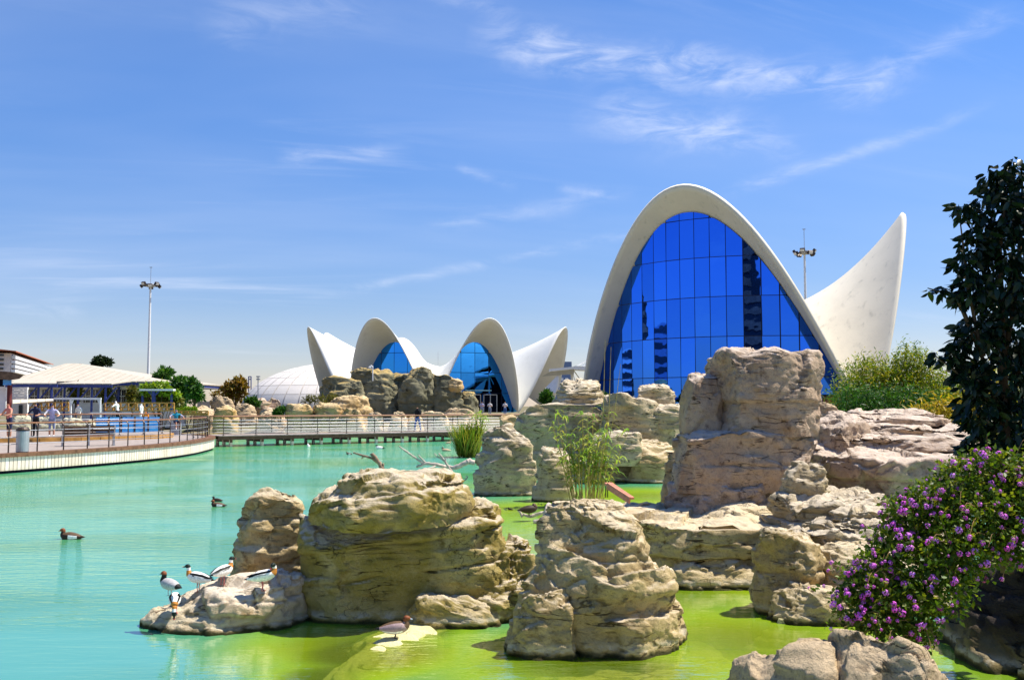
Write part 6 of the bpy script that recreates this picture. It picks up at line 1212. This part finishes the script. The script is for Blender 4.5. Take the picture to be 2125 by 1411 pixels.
feed = [(-0.33, 0.31, 0.008, 0.006, 0), (-0.26, 0.30, 0.045, 0.028, 0), (-0.15, 0.28, 0.088, 0.075, 0), (-0.02, 0.26, 0.108, 0.102, 0), (0.10, 0.235, 0.100, 0.096, 0), (0.18, 0.20, 0.066, 0.066, 0), (0.225, 0.145, 0.042, 0.042, 0), (0.245, 0.095, 0.036, 0.036, 0), (0.255, 0.05, 0.040, 0.040, 0), (0.262, 0.02, 0.034, 0.032, 0), (0.268, -0.01, 0.018, 0.016, 0), (0.275, -0.04, 0.016, 0.010, 0), (0.28, -0.06, 0.012, 0.004, 0)]
WB = dict(m='black', y=0.105, pts=[(0.10, 0.335, -0.035), (0.03, 0.352, -0.035), (-0.12, 0.33, -0.03), (-0.30, 0.262, -0.07), (-0.20, 0.262, -0.03), (-0.05, 0.29, 0.002), (0.07, 0.305, 0.0)])
dk = bpy.context.evaluated_depsgraph_get(); dk.update()
bpy.context.view_layer.update()
def surf(x, y, zt=4.0):
    dg = bpy.context.evaluated_depsgraph_get(); ok, p, *_ = scene.ray_cast(dg, Vector((x, y, zt)), Vector((0, 0, -1))); return p.z if ok else 0.0
def foot(px, py, ztop=0.9, lo=9.0, hi=14.0):
    """first rock point met by the sight line through the pixel"""
    dg = bpy.context.evaluated_depsgraph_get(); d = ray(px, py).normalized(); ok, p, *_ = scene.ray_cast(dg, Vector((0, 0, CAMZ)), d)
    return Vector(p) if ok else on(px, py)
S = 0.62
bird('black-and-white shelduck with red bill preening beside the pinnacle', foot(545, 1226), R(4), preen, SH, (-0.01, 0.19), S, wing=WB)
bird('black-and-white shelduck standing in the middle of the ledge', foot(411, 1228), R(168), stand, SH, (-0.01, 0.19), S, wing=WB)
bird('shelduck seen from behind, tallest on the ledge next to the pinnacle', foot(462, 1214), R(62), stand, SH, (-0.01, 0.19), S, wing=WB)
bird('shelduck bending down to drink at the edge of the ledge', foot(362, 1272), R(-72), feed, SH, (-0.01, 0.19), S, wing=WB)
def poch(t, a):
    if t > 0.93: return 'billgrey'
    if t > 0.66: return 'russet'
    if t > 0.46: return 'black'
    if t < 0.14: return 'black'
    return 'grey'
bird('grey pochard with rusty brown head resting at the tip of the ledge', foot(352, 1236), R(150), [(p[0], p[1] - 0.05, p[2] * 1.05, p[3] * 1.05, p[4]) for p in stand[:6]] + [(0.17, 0.33, 0.05, 0.05, 0), (0.16, 0.375, 0.046, 0.046, 0), (0.17, 0.405, 0.05, 0.05, 0), (0.21, 0.405, 0.038, 0.036, 0), (0.24, 0.395, 0.02, 0.016, 0), (0.28, 0.385, 0.018, 0.008, 0)], Paint(['grey', 'black', 'russet', 'billgrey'], poch), (-0.01, 0.15), S * 0.95, legcol='grey')
def wig(t, a):
    if t > 0.92: return 'billgrey'
    if t > 0.60: return 'russet'
    if t > 0.44: return 'brown' if 200 < a < 340 or a < 20 or a > 160 else 'mauve'
    if t < 0.10: return 'black'
    if 0.14 < t < 0.36 and (200 < a < 230 or 310 < a < 340): return 'white'
    return 'mauve' if not 40 < a < 140 else 'brown'
crouch = [(-0.33, 0.16, 0.008, 0.006, 0), (-0.26, 0.16, 0.045, 0.028, 0), (-0.15, 0.16, 0.088, 0.075, 0), (-0.02, 0.165, 0.108, 0.102, 0), (0.10, 0.175, 0.100, 0.095, 0), (0.16, 0.205, 0.07, 0.07, 0), (0.165, 0.25, 0.05, 0.05, 0), (0.16, 0.285, 0.046, 0.044, 0), (0.17, 0.31, 0.048, 0.046, 0), (0.21, 0.308, 0.036, 0.034, 0), (0.235, 0.298, 0.02, 0.016, 0), (0.27, 0.29, 0.018, 0.007, 0)]
p = Vector((-1.24, 10.45, surf(-1.24, 10.45, 0.5))); bird('wigeon with chestnut head crouching on the drowned slab under the mossy rock', p, R(8), crouch, Paint(['grey', 'mauve', 'white', 'black', 'brown', 'russet', 'billgrey'], wig), (-0.01, 0.10), 0.66, legcol='dkbrown')
def brn(t, a):
    if t > 0.93: return 'buff'
    if t > 0.62: return 'russet'
    if t < 0.12: return 'dkbrown'
    return 'brown' if 20 < a < 160 else ('white' if 0.16 < t < 0.3 and (a > 325 or a < 20 or 160 <= a < 215) else 'dkbrown')
BR = Paint(['brown', 'dkbrown', 'russet', 'buff', 'white'], brn)
swim = [(p[0], p[1] - 0.115, p[2], p[3], p[4]) for p in crouch]
bird('russet-headed duck swimming alone in open water toward the promenade', on(146, 1118), R(178), swim, BR, None, 0.85)
bird('nearer brown duck of the swimming pair left of the pinnacle', on(452, 1051), R(178), swim, BR, None, 0.72)
bird('farther small dark duck of the swimming pair left of the pinnacle', on(450, 1040), R(170), swim, Paint(['dkbrown'], lambda t, a: 'dkbrown'), None, 0.55)
bird('hunched dark brown duck standing on the bleached log', at(1098, 1070, 21.2), R(20), [(p[0], p[1], p[2], p[3], 0) for p in crouch[:6]] + [(0.15, 0.24, 0.06, 0.06, 0), (0.13, 0.265, 0.055, 0.05, 0), (0.15, 0.275, 0.04, 0.04, 0), (0.18, 0.26, 0.02, 0.012, 0)], Paint(['dkbrown', 'brown'], lambda t, a: 'brown' if t > 0.6 else 'dkbrown'), (-0.01, 0.1), 0.85, legcol='dkbrown')
bird('small brown duckling swimming left of the bleached log', on(1059, 1058), R(150), swim, Paint(['dkbrown'], lambda t, a: 'dkbrown'), None, 0.28)
WH = Paint(['white', 'black', 'head_green'], lambda t, a: 'head_green' if t > 0.62 else ('black' if t < 0.15 else 'white'))
bird('white far-off duck with dark head below the boardwalk', on(788, 931), R(175), swim, WH, None, 1.0)
bird('white-fronted duck seen end-on near the left piles of the boardwalk', on(640, 927), R(-90), swim, Paint(['white'], lambda t, a: 'white'), None, 0.9)
bird('brown duck in the far water left of the driftwood tree', on(724, 943), R(175), swim, BR, None, 0.6)
bird('pale brown duck floating left of the rush clump', on(925, 936), R(178), swim, Paint(['buff', 'brown'], lambda t, a: 'brown' if t > .6 else 'buff'), None, 0.95)
bird('distant brown duck just left of the rush clump below the boardwalk', on(945, 921), R(100), swim, BR, None, 0.9)
bird('tiny tan duck far off near the last piles of the boardwalk', on(931, 920), R(10), swim, Paint(['buff'], lambda t, a: 'buff'), None, 0.7)
bird('long-necked brown goose standing on the boulders beneath the white dome', at(554, 848, 82), R(20), [(p[0], p[1], p[2], p[3], p[4]) for p in stand[:7]] + [(0.21, 0.46, 0.036, 0.036, 0), (0.22, 0.54, 0.036, 0.036, 0), (0.25, 0.58, 0.04, 0.04, 0), (0.29, 0.575, 0.03, 0.03, 0), (0.35, 0.565, 0.012, 0.008, 0)], Paint(['buff', 'brown'], lambda t, a: 'buff'), (-0.01, 0.19), 1.5, legcol='buff')
# ================================================================== PEOPLE
for nm, c in dict(skin=(0.52, 0.27, 0.17), hair_dark=(0.02, 0.013, 0.01), hair_red=(0.16, 0.05, 0.025), navy=(0.025, 0.03, 0.07), black=(0.012, 0.012, 0.014), jeans=(0.07, 0.15, 0.40), white=(0.75, 0.74, 0.74), pinkred=(0.55, 0.20, 0.16), greyblue=(0.22, 0.26, 0.38), teal=(0.02, 0.25, 0.36), orange=(0.85, 0.28, 0.02), lilac=(0.42, 0.42, 0.62), shoe=(0.03, 0.025, 0.025), beige=(0.6, 0.5, 0.36), capblue=(0.03, 0.07, 0.30)).items(): M['c_' + nm] = mat('cloth_' + nm, c, 0.8, 0.15, var=0.12, nscale=9)
def person(label, loc, rz, J, dress, h=1.72, hair='hair_dark', extra=None, cap=None):
    """J: joints (unit figure 1.72 m tall, facing +y); the body is one continuous skinned mesh"""
    names = list(J); idx = {n: i for i, n in enumerate(names)}
    bones = [('hip', 'waist', 'shirt'), ('waist', 'chest', 'shirt'), ('chest', 'neck', 'shirt'), ('neck', 'chin', 'skin'), ('chin', 'crown', 'skin')]
    for s in ('l', 'r'): bones += [('hip', s + 'hip', 'pants'), (s + 'hip', s + 'knee', 'pants'), (s + 'knee', s + 'ank', 'calf'), (s + 'ank', s + 'toe', 'shoe'), ('chest', s + 'sh', 'shirt'), (s + 'sh', s + 'elb', 'sleeve'), (s + 'elb', s + 'wri', 'fore'), (s + 'wri', s + 'fin', 'skin')]
    rad = dict(hip=0.135, waist=0.125, chest=0.145, neck=0.055, chin=0.078, crown=0.085); 
    for s in 'lr': rad.update({s + 'hip': 0.095, s + 'knee': 0.065, s + 'ank': 0.045, s + 'toe': 0.038, s + 'sh': 0.068, s + 'elb': 0.046, s + 'wri': 0.033, s + 'fin': 0.026})
    me = bpy.data.meshes.new('p'); me.from_pydata([J[n] for n in names], [(idx[a], idx[b]) for a, b, _ in bones], []); ob = link(bpy.data.objects.new('tmp', me))
    md = ob.modifiers.new('s', 'SKIN'); md.use_smooth_shade = True
    for n in names: v = me.skin_vertices[0].data[idx[n]]; v.radius = (rad[n], rad[n] * (0.72 if n in ('chest', 'waist', 'hip') else 1.0)); v.use_root = (n == 'hip')
    ss = ob.modifiers.new('u', 'SUBSURF'); ss.levels = 2; ss.render_levels = 2
    dg = bpy.context.evaluated_depsgraph_get(); dg.update(); m2 = bpy.data.meshes.new_from_object(ob.evaluated_get(dg)); bpy.data.objects.remove(ob)
    slots = ['skin', dress['shirt'], dress.get('sleeve', dress['shirt']), dress.get('fore', 'skin'), dress['pants'], dress.get('calf', dress['pants']), dress.get('shoe', 'shoe'), hair if not cap else cap]; key = dict(skin=0, shirt=1, sleeve=2, fore=3, pants=4, calf=5, shoe=6)
    m2.materials.clear()
    for s in slots: m2.materials.append(M['c_' + s])
    A = np.array([J[a] for a, b, _ in bones], float); B = np.array([J[b] for a, b, _ in bones], float); D = B - A; L2 = (D ** 2).sum(1)
    cr, ch = np.array(J['crown'], float), np.array(J['chin'], float)
    for pl in m2.polygons:
        c = np.array(pl.center); t_ = np.clip(((c - A) * D).sum(1) / L2, 0, 1); d = np.linalg.norm(c - A - D * t_[:, None], axis=1) / np.array([rad[a] for a, b, _ in bones]); k = int(np.argmin(d)); w = key[bones[k][2]]
        if k == 4 or k == 3:
            q = c - ch
            if q[2] > 0.06 or (q[2] > -0.02 and q[1] < -0.005): w = 7
        pl.material_index = w
    root = thing('person', label, 'person', loc, rz); root.scale = (h / 1.72,) * 3
    place('body', m2, None, root, smooth=True)
    if extra: extra(root)
    return root
def pose(lean=0.0, arms='down', legs='stand', turn=0.0):
    y = lambda z: lean * max(0, z - 0.9); P = dict(hip=(0, 0, 0.93), waist=(0, y(1.08), 1.08), chest=(0, y(1.33), 1.33), neck=(0, y(1.46), 1.46), chin=(0, y(1.55) + 0.03, 1.55), crown=(0, y(1.64) + 0.02, 1.64))
    for s, k in (('l', -1), ('r', 1)):
        st = 0.10 * k if legs == 'walk' else 0.0
        P.update({s + 'hip': (0.09 * k, 0, 0.88), s + 'knee': (0.10 * k, st * 1.2 + 0.01, 0.48), s + 'ank': (0.10 * k, st * 2.0 - (0.05 if st else 0), 0.08), s + 'toe': (0.11 * k, st * 2.0 + 0.12, 0.035), s + 'sh': (0.19 * k, y(1.38), 1.39)})
        if legs == 'sit': P.update({s + 'knee': (0.12 * k, 0.42, 0.90), s + 'ank': (0.12 * k, 0.45, 0.46), s + 'toe': (0.12 * k, 0.58, 0.42)})
        yy = y(1.38)
        if arms == 'down': P.update({s + 'elb': (0.25 * k, yy - 0.02 - st, 1.13), s + 'wri': (0.26 * k, yy + 0.06 - st, 0.90), s + 'fin': (0.25 * k, yy + 0.08 - st, 0.80)})
        if arms == 'rail': P.update({s + 'elb': (0.36 * k, yy + 0.10, 1.16), s + 'wri': (0.30 * k, yy + 0.30, 1.08), s + 'fin': (0.24 * k, yy + 0.38, 1.08)})
        if arms == 'front': P.update({s + 'elb': (0.26 * k, yy + 0.06, 1.15), s + 'wri': (0.10 * k, yy + 0.24, 1.18), s + 'fin': (0.04 * k, yy + 0.28, 1.22)})
        if arms == 'wide': P.update({s + 'elb': (0.42 * k, yy + 0.05, 1.25), s + 'wri': (0.46 * k, yy + 0.22, 1.12), s + 'fin': (0.44 * k, yy + 0.30, 1.10)})
    return P
def st_at(px, Y, z): p = at(px, 842, Y); return Vector((p.x, Y, z))
person('woman in coral top and dark skirt leaning on the terrace rail by the kiosk', st_at(21, 47.0, ZI), R(150), pose(0.12, 'rail'), dict(shirt='pinkred', sleeve='skin', pants='navy', calf='skin', shoe='beige'), 1.74, 'hair_red')
person('man in dark shirt and black trousers leaning on the terrace rail', st_at(76, 48.3, ZI), R(170), pose(0.10, 'rail'), dict(shirt='navy', pants='black'), 1.72, 'hair_dark')
person('visitor in white-and-lilac top and grey shorts at the terrace rail', st_at(109, 48.9, ZI), R(200), pose(0.08, 'rail'), dict(shirt='lilac', sleeve='white', pants='greyblue', calf='skin', shoe='white'), 1.66, 'hair_dark')
def backpack(root):
    mb = MB(); mb.box((0, -0.20, 1.24), (0.30, 0.16, 0.42)); mb.build('backpack', M['c_black'], root, bevel=0.04)
person('man with black top, backpack and blue jeans walking on the boardwalk', Vector(b3(14.6, 1.3, ZD)), R(150), pose(0.02, 'down', 'walk'), dict(shirt='black', pants='jeans'), 1.80, 'hair_dark', backpack)
sp = st_at(366, 60, ZI - 0.25)
person('seated visitor in teal top and blue cap on the promenade', sp, R(215), pose(0.05, 'wide', 'sit'), dict(shirt='teal', sleeve='lilac', pants='navy', calf='skin', shoe='white'), 1.6, cap='capblue')
sc_ = thing('stool_block', 'low grey block the seated visitor sits on', 'seat', (sp.x, sp.y, ZD)); lp('seat_block', 'grey_metal', lambda b: b.box((0, 0, 0.39), (0.55, 0.5, 0.70)), sc_)
person('person in white shirt standing beyond the terrace railing', st_at(165, 66, ZI), R(160), pose(0.15, 'down'), dict(shirt='white', pants='beige'), 1.75, 'hair_red')
person('person in bright orange shirt in front of the ochre fence', st_at(303, 66, ZI - 0.2), R(180), pose(0.1, 'front'), dict(shirt='orange', pants='navy'), 1.5, 'hair_dark')
person('person in pale long dress standing beside the orange shirt', st_at(293.5, 67, ZI + 0.1), R(90), pose(0.0, 'down'), dict(shirt='white', pants='white', calf='white'), 1.75, 'hair_dark')
for x, lb, sh_ in ((1000, 'visitor in white before the restaurant doors, next to the dark cliff', 'lilac'), (1016.5, 'visitor in pale blue standing right before the restaurant door frames', 'white'), (1048, 'visitor in white with red hair at the right foot of the glazed petal', 'white')):
    person(lb, st_at(x, 112, 1.35), R(180), pose(0, 'front'), dict(shirt=sh_, pants='greyblue' if x < 1040 else 'jeans'), 1.7, 'hair_dark' if x < 1040 else 'hair_red')
bp = st_at(245, 68.2, ZI + 0.15); 
person('cyclist in white top and helmet on a dark bicycle before the pavilion', bp + Vector((0, 0, 0.12)), R(80), pose(0.25, 'wide', 'stand'), dict(shirt='white', pants='black', calf='skin'), 1.7, cap='white')
bc = thing('bicycle', 'dark bicycle under the helmeted cyclist', 'bicycle', bp, R(170))
for x in (-0.52, 0.52): lp('wheel', 'c_black', lambda b: b.tube([(x + 0.33 * math.cos(a), 0, 0.35 + 0.33 * math.sin(a)) for a in np.linspace(0, 2 * math.pi, 25)], 0.022, 5, cap=False), bc)
lp('bicycle_frame', 'c_black', lambda b: [b.tube([(-0.52, 0, 0.35), (-0.15, 0, 0.85), (0.38, 0, 0.85), (0.0, 0, 0.32), (-0.52, 0, 0.35)], 0.018, 5), b.tube([(0.52, 0, 0.35), (0.36, 0, 0.98)], 0.018, 5), b.tube([(0.0, 0, 0.32), (-0.17, 0, 0.95)], 0.016, 5)], bc)
lp('saddle', 'c_black', lambda b: b.box((-0.18, 0, 0.97), (0.24, 0.12, 0.05)), bc); lp('handlebar', 'steel', lambda b: b.tube([(0.34, -0.25, 1.02), (0.36, 0, 1.0), (0.34, 0.25, 1.02)], 0.014, 6), bc)
# lettering low on the hall glass
cu_ = bpy.data.curves.new('sign_text', 'FONT'); cu_.body = 'Edificio de Acceso'; cu_.size = 0.62; cu_.extrude = 0.01
to = bpy.data.objects.new('sign_text', cu_); COL.objects.link(to); dgx = bpy.context.evaluated_depsgraph_get(); tm = bpy.data.meshes.new_from_object(to.evaluated_get(dgx)); bpy.data.objects.remove(to)
q = at(1296, 830, 92.0); so = place('sign_lettering', tm, mat('sign_white', (0.7, 0.75, 0.8), 0.6), hall, loc=Vector(q) - Vector(hall.location), rot=(R(90), 0, R(-12)))
# ================================================================== group phrases for the repeats
GROUPS = dict(duck='ducks on and around the pond', person='visitors around the pond', light_mast='floodlight masts', timber_fence='timber fences below the pavilion', tower_block='city blocks mirrored in the hall glass', bamboo='bamboo thickets',
              shrub='shrubs on the far bank', tree='trees on the far bank', boulder='boulders of the pond and shore', driftwood='driftwood in the pond', submerged_slab='submerged slabs', boardwalk_railing='boardwalk railings', rush_clump='rush clumps', rock_outcrop='rock outcrops in the pond', rock_terrace='stepped rock terraces')
for o in bpy.data.objects:
    if o.parent is None and 'category' in o and 'group' not in o:
        g_ = GROUPS.get(o.name.split('.')[0])
        if g_: o['group'] = g_
